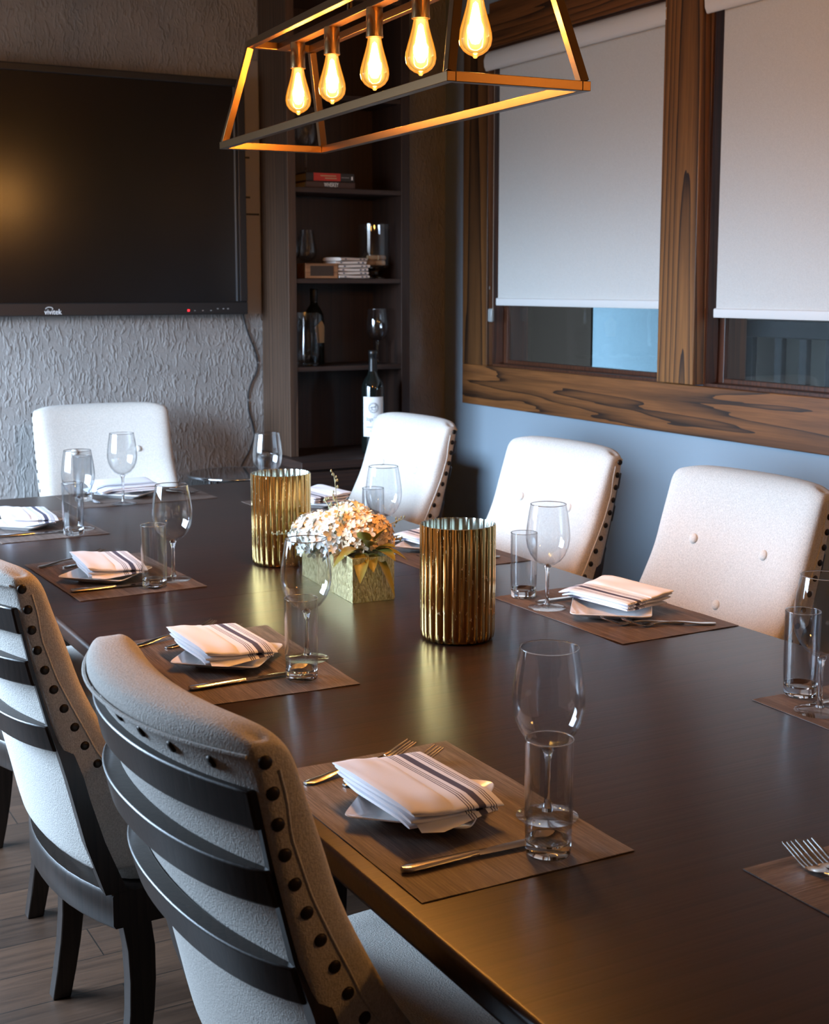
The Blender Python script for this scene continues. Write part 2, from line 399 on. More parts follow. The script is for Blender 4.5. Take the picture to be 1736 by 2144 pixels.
def copy_tree(o, parent=None):
    c = o.copy(); C.objects.link(c)
    if parent: c.parent = parent
    for ch in o.children: copy_tree(ch, c)
    return c
def place(proto, used, label, loc, rotz, group=None):
    o = proto if not used else copy_tree(proto)
    o.location = loc; o.rotation_euler = (0, 0, rotz); o['label'] = label
    if group: o['group'] = group
    return o
def text_mesh(s_, size, extrude=0.0003, shear=0.0, align='CENTER'):
    cu = bpy.data.curves.new('text', 'FONT'); cu.body = s_; cu.size = size; cu.extrude = extrude; cu.shear = shear
    cu.align_x = align; cu.align_y = 'CENTER'; cu.resolution_u = 3
    o = bpy.data.objects.new('text', cu); C.objects.link(o)
    dg = bpy.context.evaluated_depsgraph_get(); me = bpy.data.meshes.new_from_object(o.evaluated_get(dg))
    bpy.data.objects.remove(o); bpy.data.curves.remove(cu); me.materials.clear(); return me
def interp(tab, z):
    tab = sorted(tab)
    if z <= tab[0][0]: return tab[0][1]
    for (a, x), (b_, y) in zip(tab, tab[1:]):
        if z <= b_: return x + (y - x) * (z - a) / (b_ - a)
    return tab[-1][1]
def spline(tab, z):
    """Catmull-Rom through the table."""
    tab = sorted(tab)
    if z <= tab[0][0]: return tab[0][1]
    if z >= tab[-1][0]: return tab[-1][1]
    i = max(k for k in range(len(tab) - 1) if tab[k][0] <= z)
    p = [tab[max(i - 1, 0)], tab[i], tab[i + 1], tab[min(i + 2, len(tab) - 1)]]
    h = p[2][0] - p[1][0]; u_ = (z - p[1][0]) / h
    m1 = (p[2][1] - p[0][1]) / max(p[2][0] - p[0][0], 1e-6) * h; m2 = (p[3][1] - p[1][1]) / max(p[3][0] - p[1][0], 1e-6) * h
    return (2 * u_**3 - 3 * u_**2 + 1) * p[1][1] + (u_**3 - 2 * u_**2 + u_) * m1 + (-2 * u_**3 + 3 * u_**2) * p[2][1] + (u_**3 - u_**2) * m2

# ------------------------------------------------------------------ the room
XW, YW, ZC, YF = 3.15, 5.45, 2.78, -1.6                            # right wall, TV wall, ceiling, wall behind the camera
structure(MB().box(LWX - 0.3, 6.2, YF - 0.15, 7.2, -0.1, 0).build('floor', M['floor'], smooth=0))
structure(MB().box(LWX - 0.3, 6.2, YF - 0.15, 7.2, ZC, ZC + 0.1).build('ceiling', M['ceiling'], smooth=0))
structure(MB().box(LWX - 0.15, XW + 0.17, YW, YW + 0.12, 0, ZC).build('wall_back', M['plaster'], smooth=0))
structure(MB().box(LWX - 0.15, XW + 0.17, YF - 0.12, YF, 0, ZC).build('wall_front', M['leftpaint'], smooth=0))
W1A, W1B, W2A, W2B = 3.84, 5.04, 2.44, 3.65                         # the two windows, along y
WZ0, WZ1 = 1.115, 2.455
TH = 0.17
b = MB()
b.box(XW, XW + TH, YF, YW, 0, WZ0); b.box(XW, XW + TH, YF, YW, WZ1, ZC)
b.box(XW, XW + TH, YF, W2A, WZ0, WZ1); b.box(XW, XW + TH, W2B, W1A, WZ0, WZ1); b.box(XW, XW + TH, W1B, YW, WZ0, WZ1)
structure(b.build('wall_right', M['bluewall'], smooth=0))
b = MB()
b.box(LWX - 0.15, LWX, YF, YW, 0, LZ0); b.box(LWX - 0.15, LWX, YF, YW, LZ1, ZC)
b.box(LWX - 0.15, LWX, YF, LA, LZ0, LZ1); b.box(LWX - 0.15, LWX, LB, YW, LZ0, LZ1)
structure(b.build('wall_left', M['leftpaint'], smooth=0))
wn = structure(bpy.data.objects.new('window_3', None)); C.objects.link(wn)
b = MB()
for yy in (LA + 0.03, (LA + LB) / 2, LB - 0.03): b.box(LWX - 0.10, LWX - 0.04, yy - 0.03, yy + 0.03, LZ0, LZ1)
for zz in (LZ0 + 0.03, LZ1 - 0.03): b.box(LWX - 0.10, LWX - 0.04, LA, LB, zz - 0.03, zz + 0.03)
b.build('frame', M['oak_dark'], wn, smooth=0)
# skirtings
structure(MB().box(LWX, XW, YW - 0.015, YW, 0, 0.12).build('baseboard_back', M['oak_dark'], smooth=0))
structure(MB().box(XW - 0.015, XW, YF, YW - 0.016, 0, 0.12).build('baseboard_right', M['oak_dark'], smooth=0))

# right wall windows: casings as trim, then jambs, sashes, panes
XC = XW - 0.03
structure(MB().box(XC, XW + 0.002, 2.2, 5.24, 0.942, 1.118).build('trim_1', M['oak_h'], bevel=0.003))
structure(MB().box(XC, XW + 0.002, 5.034, 5.24, 1.118, 2.60).build('trim_2', M['oak_side'], bevel=0.003))
structure(MB().box(XC - 0.022, XW + 0.002, 3.646, 3.842, 1.122, 2.60).build('trim_3', M['oak_v'], bevel=0.003))
structure(MB().box(XC, XW + 0.002, 3.843, 5.033, 2.455, 2.64).build('trim_4', M['oak_h'], bevel=0.003))
structure(MB().box(XC, XW + 0.002, 2.2, 3.645, 2.455, 2.64).build('trim_5', M['oak_h'], bevel=0.003))
structure(MB().box(XC, XW + 0.002, 2.2, 2.43, 1.119, 2.454).build('trim_6', M['oak_dark'], bevel=0.003))
for i, (ya, yb) in enumerate(((W1A, W1B), (W2A, W2B))):
    wn = structure(bpy.data.objects.new('window_%d' % (i + 1), None)); C.objects.link(wn)
    b = MB(); e = 0.012
    b.box(XW, XW + TH + .01, ya, ya + e, WZ0, WZ1); b.box(XW, XW + TH + .01, yb - e, yb, WZ0, WZ1)
    b.box(XW, XW + TH + .01, ya + e, yb - e, WZ0, WZ0 + e); b.box(XW, XW + TH + .01, ya + e, yb - e, WZ1 - e, WZ1)
    b.build('jamb', M['oak_dark'], wn, smooth=0)
    b = MB(); s = 0.028; xa, xb = XW + 0.055, XW + 0.085
    b.box(xa, xb, ya + e, ya + e + s, WZ0 + e, WZ1 - e); b.box(xa, xb, yb - e - s, yb - e, WZ0 + e, WZ1 - e)
    b.box(xa, xb, ya + e + s, yb - e - s, WZ0 + e, WZ0 + e + 0.016); b.box(xa, xb, ya + e + s, yb - e - s, WZ1 - e - s, WZ1 - e)
    b.build('sash', M['oak_dark'], wn, smooth=0, bevel=0.002)
    MB().box(XW + 0.067, XW + 0.072, ya + e + s, yb - e - s, WZ0 + e + 0.016, WZ1 - e - s).build('pane', M['pane'], wn, smooth=0)

# the room seen under the blinds
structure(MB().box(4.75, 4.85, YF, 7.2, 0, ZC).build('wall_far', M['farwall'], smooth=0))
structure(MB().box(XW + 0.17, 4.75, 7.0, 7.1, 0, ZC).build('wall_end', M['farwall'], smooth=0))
p = thing('upholstered_partition', 'blue-grey linen covered partition seen through the left window under its blind', 'partition', (4.2, 5.24, 0))
MB().box(-0.03, 0.03, -0.46, 0.46, 0.1, 1.75).build('panel', M['bluepanel'], p, bevel=0.01)
MB().box(-0.035, 0.035, -0.47, 0.47, 0.0, 0.1).build('plinth', M['far_dark'], p)
MB().box(-0.035, 0.035, 0.462, 0.50, 0.0, 1.8).build('end_post', M['far_dark'], p)
p = thing('reflection_panel', 'dark panel standing in for the dark reflection in the left window, left of the blue partition', 'panel', (4.3, 6.25, 0))  # dark board added to imitate a dark reflection in the pane
MB().box(-0.02, 0.02, -0.47, 0.50, 0.0, 2.0).build('board', M['far_dark'], p, bevel=0.004)
MB().box(-0.03, 0.03, -0.475, -0.44, 0.0, 2.02).build('edge_post', M['far_dark'], p, bevel=0.004)
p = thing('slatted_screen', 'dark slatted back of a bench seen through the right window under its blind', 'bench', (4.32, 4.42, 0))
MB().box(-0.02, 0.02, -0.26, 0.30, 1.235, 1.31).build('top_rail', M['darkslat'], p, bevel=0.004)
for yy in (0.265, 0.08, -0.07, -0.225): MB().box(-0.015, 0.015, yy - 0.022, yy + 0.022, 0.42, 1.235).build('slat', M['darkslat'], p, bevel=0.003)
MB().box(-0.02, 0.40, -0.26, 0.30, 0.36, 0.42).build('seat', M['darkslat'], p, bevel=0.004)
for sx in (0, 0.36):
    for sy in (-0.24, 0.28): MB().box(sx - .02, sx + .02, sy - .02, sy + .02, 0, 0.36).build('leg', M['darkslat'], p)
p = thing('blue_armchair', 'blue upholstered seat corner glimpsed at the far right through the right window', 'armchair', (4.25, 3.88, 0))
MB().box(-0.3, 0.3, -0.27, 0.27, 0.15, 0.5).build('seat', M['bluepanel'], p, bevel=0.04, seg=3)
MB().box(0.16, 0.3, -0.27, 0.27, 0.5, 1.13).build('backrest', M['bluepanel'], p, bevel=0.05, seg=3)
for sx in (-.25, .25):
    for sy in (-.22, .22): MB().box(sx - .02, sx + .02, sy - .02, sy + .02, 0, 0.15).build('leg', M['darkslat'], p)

# ------------------------------------------------------------------ roller blinds
def roller_blind(ya, yb, zhem, label, chain_side=True):
    xb = XW + 0.004
    o = thing('roller_blind', label, 'blind', (xb, (ya + yb) / 2, zhem), 0, 'white roller blinds on the windows')
    L = (yb - ya) / 2
    zt = 2.435 - zhem
    q = MB(); prof = []
    for k in range(13):
        a = pi * (0.0 + k / 12 * 1.0)
        prof.append((-0.052 + 0.03 * cos(a) * -1.0 * 0.5, 0))
    # fascia: a curved white cassette
    sec = [(-0.012, zt + 0.012), (-0.035, zt + 0.008), (-0.052, zt - 0.006), (-0.060, zt - 0.03), (-0.058, zt - 0.055), (-0.050, zt - 0.072), (-0.044, zt - 0.074), (-0.012, zt - 0.060)]
    q.loops([[(x, -L - 0.035, z) for x, z in sec], [(x, L + 0.035, z) for x, z in sec]])
    q.build('cassette', M['blind_bar'], o, smooth=50)
    MB().box(-0.0015, 0.0015, -L, L, 0.026, zt - 0.02).build('cloth', M['blind'], o, smooth=0)
    sec = [(-0.006, 0.0), (0.006, 0.0), (0.006, 0.030), (0.002, 0.032), (-0.004, 0.031), (-0.008, 0.028), (-0.008, 0.003)]
    q = MB(); q.loops([[(x, -L - 0.006, z) for x, z in sec], [(x, L + 0.006, z) for x, z in sec]]); q.build('hem_bar', M['blind_bar'], o, smooth=40)
    if chain_side:
        ch = MB()
        for yy in (L + 0.012, L + 0.042):
            n = 330; z0, z1 = -0.02, zt - 0.06
            for k in range(n // 2):
                z = z0 + (z1 - z0) * k / (n // 2 - 1)
                ch.lathe([(0, -0.0024), (0.0023, 0), (0, 0.0024)], 5, (-0.020, yy, z))
            ch.tube([(-0.020, yy, z0), (-0.020, yy, z1)], 0.0007, 5)
        c_ = ch.build('bead_chain', M['chain'], o, smooth=60)
        MB().box(-0.028, -0.012, L + 0.011, L + 0.043, -0.072, -0.014).build('chain_tensioner', M['clearplastic'], c_, bevel=0.006, seg=3)
        MB().lathe([(0, -0.009), (0.004, -0.006), (0.004, 0.006), (0, 0.009)], 10, (-0.020, L + 0.042, 0.075)).build('chain_connector', M['clearplastic'], c_)
    return o
roller_blind(W1A + 0.03, 4.995, 1.380, 'white roller blind left of the oak post, bead chain at its left')
roller_blind(W2A + 0.03, 3.598, 1.355, 'cream-lit roller blind right of the oak post, cut off by the picture edge', False)

# ------------------------------------------------------------------ wall display
tv = thing('wall_display', 'large black flat wall display with a dark satin screen', 'television', (1.335, 5.36, 1.345))
TW, THH = 0.81, 0.957
b = MB(); b.box(-TW, TW, 0, 0.02, 0.0, 0.052); b.box(-TW, TW, 0, 0.02, THH - 0.030, THH); b.box(-TW, -TW + .034, 0, 0.02, 0.052, THH - .03); b.box(TW - .034, TW, 0, 0.02, 0.052, THH - .03)
b.build('bezel', M['black'], tv, smooth=0, bevel=0.004)
MB().box(-TW + .01, TW - .01, 0.02, 0.075, 0.012, THH - 0.012).build('housing', M['black'], tv, smooth=0, bevel=0.006)
MB().box(-TW + .03, TW - .03, 0.008, 0.019, 0.048, THH - 0.026).build('screen', M['screen'], tv, smooth=0)
MB().box(TW - .050, TW - .044, 0.0045, 0.012, 0.055, THH - .032).build('inner_trim', plain('trim_blue_steel', (0.20, 0.24, 0.28), 0.3, 0.8), tv, smooth=0)
lo = link('logo', text_mesh('vivitek', 0.030, 0.0006), M['white'], tv, (-0.007, -0.001, 0.016), (pi / 2, 0, 0)); lo.scale = (0.86, 1, 1)
b = MB(); pts = [(-0.021 + 0.0 + 0.014 * cos(a), 0, 0.0275 + 0.008 * sin(a)) for a in [pi * k / 10 for k in range(11)]]
b.sweep(pts, [(-0.001, -0.0014), (0.001, -0.0014), (0.001, 0.0014), (-0.001, 0.0014)], True, (0, 1, 0)); b.build('logo_arc', M['white'], tv, (0, -0.001, 0))
MB().box(-0.004, 0.004, -0.0015, 0.001, -0.004, 0.004).build('indicator_light', M['led'], tv, (0.548, 0, 0.018), smooth=0)
for k, x in enumerate((0.575, 0.61, 0.645)): MB().box(-0.003, 0.003, -0.001, 0.001, -0.0015, 0.0015).build('button', M['greydot'], tv, (x, 0, 0.017), smooth=0)
for x in (0.675, 0.70, 0.72): MB().box(-0.0035, 0.0035, -0.001, 0.001, -0.002, 0.002).build('port', M['greydot'], tv, (x, 0, 0.024), smooth=0)
MB().box(-0.35, 0.35, 0.075, 0.09, 0.25, 0.7).build('wall_bracket', M['black'], tv, smooth=0)
b = MB()
pts = [(2.150, 5.43, 1.40), (2.152, 5.438, 1.339), (2.172, 5.443, 1.27), (2.203, 5.444, 1.20), (2.220, 5.444, 1.14), (2.212, 5.444, 1.09), (2.186, 5.444, 1.05), (2.170, 5.444, 1.00), (2.172, 5.444, 0.93), (2.192, 5.444, 0.87), (2.200, 5.444, 0.81), (2.165, 5.444, 0.74), (2.129, 5.444, 0.69), (2.10, 5.444, 0.5), (2.09, 5.444, 0.125)]
fine = []
for k in range(len(pts) - 1):
    for u_ in range(5): fine.append(tuple(pts[k][i] + (pts[k + 1][i] - pts[k][i]) * u_ / 5 for i in range(3)))
for _ in range(4): fine = [fine[0]] + [tuple((fine[k - 1][i] + 2 * fine[k][i] + fine[k + 1][i]) / 4 for i in range(3)) for k in range(1, len(fine) - 1)] + [fine[-1]]
b.tube(fine, 0.0035, 8)
tag(b.build('power_cable', M['cable']), 'thin black cable hanging in loops down the plaster wall from the display', 'cable')
p = thing('cable_cover', 'narrow strip of wall panels with dark joints between display and bookcase', 'trim', (2.205, 5.45, 1.345))
MB().box(-0.035, 0.033, -0.006, 0, 0, 1.05).build('strip', M['drywall'], p, smooth=0)
for zz, wd in ((0.652, -0.01), (0.488, -0.01), (0.418, 0.03)): MB().box(-0.035, wd, -0.008, -0.005, zz - .004, zz + .004).build('joint', M['black'], p, smooth=0)

# ------------------------------------------------------------------ bookcase in the corner
cb = thing('bookcase', 'tall dark brown built-in bookcase in the corner behind the chairs', 'bookcase', (2.243, 5.157, 0))
CW, CDp = 0.564, 0.292
ZB = 0.755
MB().box(0, 0.036, 0.0, CDp, ZB + .001, ZC - .001).build('side_panel', M['cab'], cb, smooth=0, bevel=0.002)
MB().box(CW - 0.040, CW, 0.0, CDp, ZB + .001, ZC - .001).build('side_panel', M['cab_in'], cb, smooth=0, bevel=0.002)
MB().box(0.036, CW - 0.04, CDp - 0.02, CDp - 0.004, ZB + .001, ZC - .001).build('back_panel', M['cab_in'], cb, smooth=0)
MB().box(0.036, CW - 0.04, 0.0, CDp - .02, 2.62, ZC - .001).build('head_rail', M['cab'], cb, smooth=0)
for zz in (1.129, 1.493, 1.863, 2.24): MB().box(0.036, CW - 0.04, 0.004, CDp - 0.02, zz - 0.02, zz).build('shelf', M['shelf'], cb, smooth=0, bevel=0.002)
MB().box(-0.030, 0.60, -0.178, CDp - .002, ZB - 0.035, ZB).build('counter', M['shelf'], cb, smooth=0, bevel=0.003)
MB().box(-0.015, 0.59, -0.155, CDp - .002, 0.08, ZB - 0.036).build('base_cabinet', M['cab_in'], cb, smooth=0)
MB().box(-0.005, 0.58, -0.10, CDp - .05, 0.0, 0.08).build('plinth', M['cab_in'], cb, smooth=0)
d = MB().box(0.0, 0.575, -0.173, -0.156, 0.60, ZB - 0.045).build('drawer', M['shelf'], cb, smooth=0, bevel=0.003)
MB().lathe([(0, -0.024), (0.010, -0.022), (0.012, -0.014), (0.006, -0.006), (0.006, 0)], 14).build('knob', M['bronze'], d, (0.287, -0.173, 0.66), (radians(-90), 0, 0))
for x0, x1, kx in ((0.0, 0.284, 0.255), (0.291, 0.575, 0.32)):
    d = MB().box(x0, x1, -0.173, -0.156, 0.09, 0.59).build('door', M['shelf'], cb, smooth=0, bevel=0.003)
    MB().lathe([(0, -0.024), (0.010, -0.022), (0.012, -0.014), (0.006, -0.006), (0.006, 0)], 14).build('knob', M['bronze'], d, (kx, -0.173, 0.45), (radians(-90), 0, 0))

# ------------------------------------------------------------------ glassware builders
def shell(prof, th, seg=40):
    return MB().lathe(prof, seg)
BOWL = [(0.005, 0.094), (0.016, 0.097), (0.028, 0.105), (0.038, 0.118), (0.0448, 0.134), (0.0478, 0.150), (0.0482, 0.162), (0.0470, 0.178), (0.0445, 0.198), (0.0415, 0.216), (0.0390, 0.2300)]
def make_wine_glass(name='wine_glass'):
    o = thing(name, '', 'wine glass')
    q = MB(); q.lathe(BOWL, 48)
    inner = [(max(r_ - 0.0011, 0.001), z + (0.0025 if r_ < 0.02 else 0.0007)) for r_, z in BOWL[:-1]] + [(0.0381, 0.2303)]
    q.lathe(inner, 48); q.build('bowl', M['thin'], o, smooth=80, fix=False)
    MB().lathe([(0.0374, 0.2300), (0.0382, 0.2308), (0.0392, 0.2305), (0.0393, 0.2297), (0.0384, 0.2290), (0.0374, 0.2300)], 48).build('rim', M['glass'], o, smooth=80)
    MB().lathe([(0, 0.0975), (0.006, 0.0955), (0.0085, 0.0925), (0.0055, 0.086), (0.0040, 0.076), (0.0036, 0.055), (0.0038, 0.030), (0.0048, 0.016), (0.0075, 0.0085), (0.0075, 0.0079), (0, 0.0079)], 20).build('stem', M['glass'], o, smooth=80)
    MB().lathe([(0, 0.0078), (0.0075, 0.0076), (0.018, 0.0052), (0.032, 0.0032), (0.0405, 0.0022), (0.0415, 0.0012), (0.0405, 0.0002), (0, 0.0003)], 44).build('foot', M['thin'], o, smooth=60)
    return o
def make_highball(name='highball_glass'):
    o = thing(name, '', 'drinking glass')
    q = MB(); q.lathe([(0.0287, 0.0205), (0.0300, 0.05), (0.0303, 0.1475)], 44); q.lathe([(0.0262, 0.0195), (0.0280, 0.03), (0.0288, 0.1475)], 44)
    q.build('body', M['thick'], o, smooth=80, fix=False)
    MB().lathe([(0.0288, 0.1475), (0.0292, 0.1484), (0.0299, 0.1484), (0.0303, 0.1475), (0.0295, 0.147), (0.0288, 0.1475)], 44).build('rim', M['glass'], o, smooth=80)
    MB().lathe([(0, 0.0008), (0.022, 0.0004), (0.0272, 0.0012), (0.0284, 0.004), (0.0288, 0.020), (0.0262, 0.0195), (0.022, 0.0158), (0.012, 0.0142), (0, 0.0138)], 44).build('base', M['glass'], o, smooth=50)
    return o

# shelf contents ------------------------------------------------------------
def rounded_book(w_, d_, h_, cover, parent, z0, name='cover'):
    q = MB(); e = 0.003
    q.box(-w_ / 2, w_ / 2, -d_ / 2, d_ / 2, z0, z0 + e); q.box(-w_ / 2, w_ / 2, -d_ / 2, d_ / 2, z0 + h_ - e, z0 + h_); q.box(-w_ / 2, w_ / 2, -d_ / 2, -d_ / 2 + e, z0 + e, z0 + h_ - e)
    q.build(name, cover, parent, smooth=0, bevel=0.001)
    MB().box(-w_ / 2 + .004, w_ / 2 - .004, -d_ / 2 + e, d_ / 2 - .004, z0 + e, z0 + h_ - e).build('pages', M['pages'], parent, smooth=0)
bk = thing('book', 'thin dark book lettered on its spine, lying under the red book', 'book', (2.449, 5.262, 1.864), radians(1), 'books lying on the upper shelf')
rounded_book(0.226, 0.155, 0.026, M['brownbook'], bk, 0)
MB().box(-0.030, 0.033, -0.0785, -0.0775, 0.002, 0.024).build('title_patch', M['blackbook'], bk, smooth=0)
o = link('title', text_mesh('WHISKEY', 0.025, 0.0006), M['paper'], bk, (0.0015, -0.0787, 0.013), (pi / 2, 0, 0)); o.scale = (0.62, 1, 1)
bk = thing('book', 'red and black book lying on top of the dark lettered book', 'book', (2.452, 5.262, 1.892), radians(-2), 'books lying on the upper shelf')
rounded_book(0.218, 0.150, 0.034, M['blackbook'], bk, 0)
MB().box(-0.075, 0.045, -0.0765, -0.0750, 0.001, 0.033).build('red_spine_band', M['redbook'], bk, smooth=0)
for zz, x0, x1 in ((0.022, -0.045, 0.025), (0.012, -0.025, 0.028)): MB().box(x0, x1, -0.0772, -0.0764, zz - .002, zz + .002).build('title_line', M['tanpaper'], bk, smooth=0)
MB().box(0.05, 0.085, -0.0759, -0.0749, 0.016, 0.018).build('title_line', M['greydot'], bk, smooth=0)
MB().box(0.095, 0.101, -0.0759, -0.0749, 0.008, 0.022).build('spine_mark', M['paper'], bk, smooth=0)

proto_glass = make_wine_glass(); proto_high = make_highball()
ug = [False]; uh = [False]
def wine(x, y, z, label, group='stemmed wine glasses', s=1.0, rz=0.0):
    o = place(proto_glass, ug[0], label, (x, y, z), rz, group); ug[0] = True; o.scale = (s, s, s); return o
def high(x, y, label, z=0.7622, group='highball glasses on the table'):
    o = place(proto_high, uh[0], label, (x, y, z), R.uniform(0, 3), group); uh[0] = True; return o
GS = 'stemmed glasses on the bookcase'
wine(2.366, 5.245, 1.9268, 'wine glass standing on the stacked books in the bookcase', GS, 1.0)
def make_snifter():
    o = thing('brandy_snifter', '', 'brandy glass', (0, 0, 0), 0, GS)
    P = [(0.005, 0.072), (0.022, 0.076), (0.036, 0.088), (0.0425, 0.106), (0.042, 0.124), (0.037, 0.155), (0.031, 0.190), (0.029, 0.205)]
    q = MB(); q.lathe(P, 40); q.lathe([(r_ - .001 if r_ > .006 else r_, z + .001) for r_, z in P], 40); q.build('bowl', M['thin'], o, smooth=80, fix=False)
    MB().lathe([(0, 0.0745), (0.007, 0.073), (0.005, 0.064), (0.0042, 0.035), (0.006, 0.009), (0.006, 0.0075), (0, 0.0075)], 16).build('stem', M['glass'], o, smooth=80)
    MB().lathe([(0, 0.0074), (0.006, 0.0073), (0.02, 0.004), (0.034, 0.002), (0.034, 0.0004), (0, 0.0004)], 32).build('foot', M['glass'], o, smooth=60)
    return o
sn = make_snifter(); sn.location = (2.414, 5.352, 1.4935); sn['label'] = 'right brandy glass directly behind the small wooden box'
s2 = copy_tree(sn); s2.location = (2.326, 5.330, 1.4935); s2['label'] = 'left brandy glass close to the bookcase side panel'
bx = thing('wooden_box', 'small light wood box with a dark front panel beside the napkin pile', 'box', (2.404, 5.225, 1.494), radians(-3))
MB().box(-0.073, 0.073, -0.05, 0.05, 0.0, 0.062).build('case', M['boxwood'], bx, smooth=0, bevel=0.003)
MB().box(-0.052, 0.052, -0.0515, -0.0495, 0.010, 0.052).build('front_panel', M['darkpanel'], bx, smooth=0, bevel=0.001)
NK = 'folded napkins piled on the shelf'
names = ['lowest', 'second lowest', 'third', 'fourth', 'fifth', 'topmost']
def cloth_slab(w_, d_, h_, nx=10, ny=10, amp=0.002, seed=1):
    rr = random.Random(seed); q = MB(); top = []; ph = rr.uniform(0, 6)
    rows = []
    for i in range(nx + 1):
        x = -w_ / 2 + w_ * i / nx
        row = []
        n = 24
        for k in range(n):
            a = 2 * pi * k / n
            yy = d_ / 2 * (abs(cos(a)) ** 0.35) * (1 if cos(a) >= 0 else -1)
            zz = h_ / 2 + h_ / 2 * (abs(sin(a)) ** 0.55) * (1 if sin(a) >= 0 else -1)
            zz += amp * sin(x * 40 + ph + yy * 23)
            row.append((x + amp * 2 * sin(yy * 37 + ph + zz * 150), yy, max(zz, 0.0)))
        rows.append(row)
    q.loops(rows); return q
for k in range(6):
    h_ = 0.0142; z0 = 1.4938 + k * (h_ + 0.0004)
    o = cloth_slab(0.142, 0.125, h_, seed=k, amp=0.0009).build('folded_napkin', M['napkin_plain'], None, (2.552 + R.uniform(-.005, .005) - (0.012 if k > 3 else 0), 5.235 + R.uniform(-.006, .006), z0), (0, 0, R.uniform(-.05, .05) + (0.18 if k == 5 else 0)), smooth=60)
    tag(o, 'off-white folded napkin, %s of the pile on the bookcase shelf' % names[k], 'napkin', NK)
    for x in (0.035, 0.055, -0.045):
        MB().box(x - .004, x + .004, -0.0632, -0.0620, 0.004, 0.010).build('stripe_edge', M['ink'], o, smooth=0)
hu = thing('hurricane_glass', 'tall clear hurricane vase on a short foot holding corks', 'vase', (2.690, 5.262, 1.4935))
q = MB(); q.lathe([(0.055, 0.048), (0.064, 0.052), (0.066, 0.06), (0.0665, 0.232)], 44); q.lathe([(0.062, 0.054), (0.0645, 0.06), (0.065, 0.232)], 44); q.build('cylinder', M['thin'], hu, smooth=60, fix=False)
MB().lathe([(0, 0.0535), (0.053, 0.0535), (0.055, 0.048), (0.030, 0.040), (0.017, 0.030), (0.017, 0.018), (0.030, 0.010), (0.045, 0.004), (0.045, 0.0005), (0, 0.0005)], 36).build('foot', M['glass'], hu, smooth=50)
ck = []
CG = 'corks lying inside the hurricane vase'
me = MB().lathe([(0, -0.021), (0.0105, -0.021), (0.0112, 0.0), (0.0105, 0.021), (0, 0.021)], 14).mesh('cork', 40)
for k, (dx, dy, dz, a) in enumerate(((-0.033, -0.025, 0.067, 0.2), (0.010, -0.034, 0.067, -0.15), (0.036, 0.002, 0.067, 1.2), (-0.006, 0.004, 0.067, 0.5), (-0.036, 0.022, 0.067, 1.0), (0.012, 0.036, 0.067, 0.1), (-0.020, -0.016, 0.0895, 0.0), (0.024, -0.016, 0.0895, 0.3), (0.004, 0.022, 0.0895, 0.6))):
    o = link('wine_cork', me, M['cork'], None, (2.690 + dx, 5.262 + dy, 1.4935 + dz), (pi / 2, 0, a + pi / 2)); tag(o, 'wine cork lying in the hurricane vase', 'cork', CG)

def bottle(name, label, loc, prof, rotz=0):
    o = thing(name, label, 'bottle', loc, rotz); MB().lathe(prof, 40).build('body', M['bottle'], o, smooth=50); return o
bt = bottle('spirit_bottle', 'dark bottle with a tan five-sided label on the third shelf', (2.436, 5.335, 1.1295), [(0, 0), (0.040, 0), (0.044, 0.004), (0.044, 0.185), (0.041, 0.21), (0.030, 0.235), (0.018, 0.252), (0.0145, 0.27), (0.0145, 0.315), (0, 0.315)])
MB().lathe([(0.0152, 0.268), (0.0165, 0.27), (0.0165, 0.318), (0.015, 0.322), (0, 0.322)], 24).build('stopper_foil', M['foil'], bt, smooth=50)
q = MB(); vs = []; fs = []
pent = [(-0.030, 0.158), (0.003, 0.187), (0.034, 0.158), (0.026, 0.092), (-0.018, 0.092)]
def curved_patch(poly, r_, z_off, ang0, nx=14, nz=10):
    """Points of a grid kept inside the polygon, bent round a bottle."""
    xs = [p_[0] for p_ in poly]; zs = [p_[1] for p_ in poly]; z0, z1 = min(zs), max(zs); rows = []
    for j in range(nz + 1):
        z = z0 + (z1 - z0) * j / nz; hit = []
        zz = min(max(z, z0 + 1e-6), z1 - 1e-6)
        for (ax, az), (bx_, bz) in zip(poly, poly[1:] + poly[:1]):
            if (az - zz) * (bz - zz) <= 0 and abs(az - bz) > 1e-9: hit.append(ax + (bx_ - ax) * (zz - az) / (bz - az))
        a_, b_ = min(hit), max(hit)
        rows.append([(r_ * sin((a_ + (b_ - a_) * i / nx) / r_ + ang0), -r_ * cos((a_ + (b_ - a_) * i / nx) / r_ + ang0), z + z_off) for i in range(nx + 1)])
    m_ = MB(); m_.loops(rows, False, False, False); return m_
curved_patch(pent, 0.0446, 0, 0.30).build('label_patch', M['tanpaper'], bt, smooth=60)
wb = bottle('wine_bottle', 'big dark red wine bottle with a white label on the bookcase counter', (2.608, 5.118, 0.7555), [(0, 0.004), (0.040, 0), (0.047, 0.004), (0.049, 0.012), (0.049, 0.275), (0.046, 0.298), (0.036, 0.318), (0.024, 0.334), (0.0185, 0.352), (0.017, 0.40), (0.017, 0.432), (0, 0.432)])
MB().lathe([(0.0192, 0.346), (0.0180, 0.40), (0.0180, 0.416), (0.0196, 0.418), (0.0196, 0.434), (0.017, 0.438), (0, 0.438)], 28).build('capsule', M['foil'], wb, smooth=50)
RL = 0.0494; A0 = -0.43
lp = curved_patch([(-0.049, 0.076), (0.049, 0.076), (0.049, 0.244), (-0.049, 0.244)], RL, 0, A0).build('label_paper', M['paper'], wb, smooth=60)
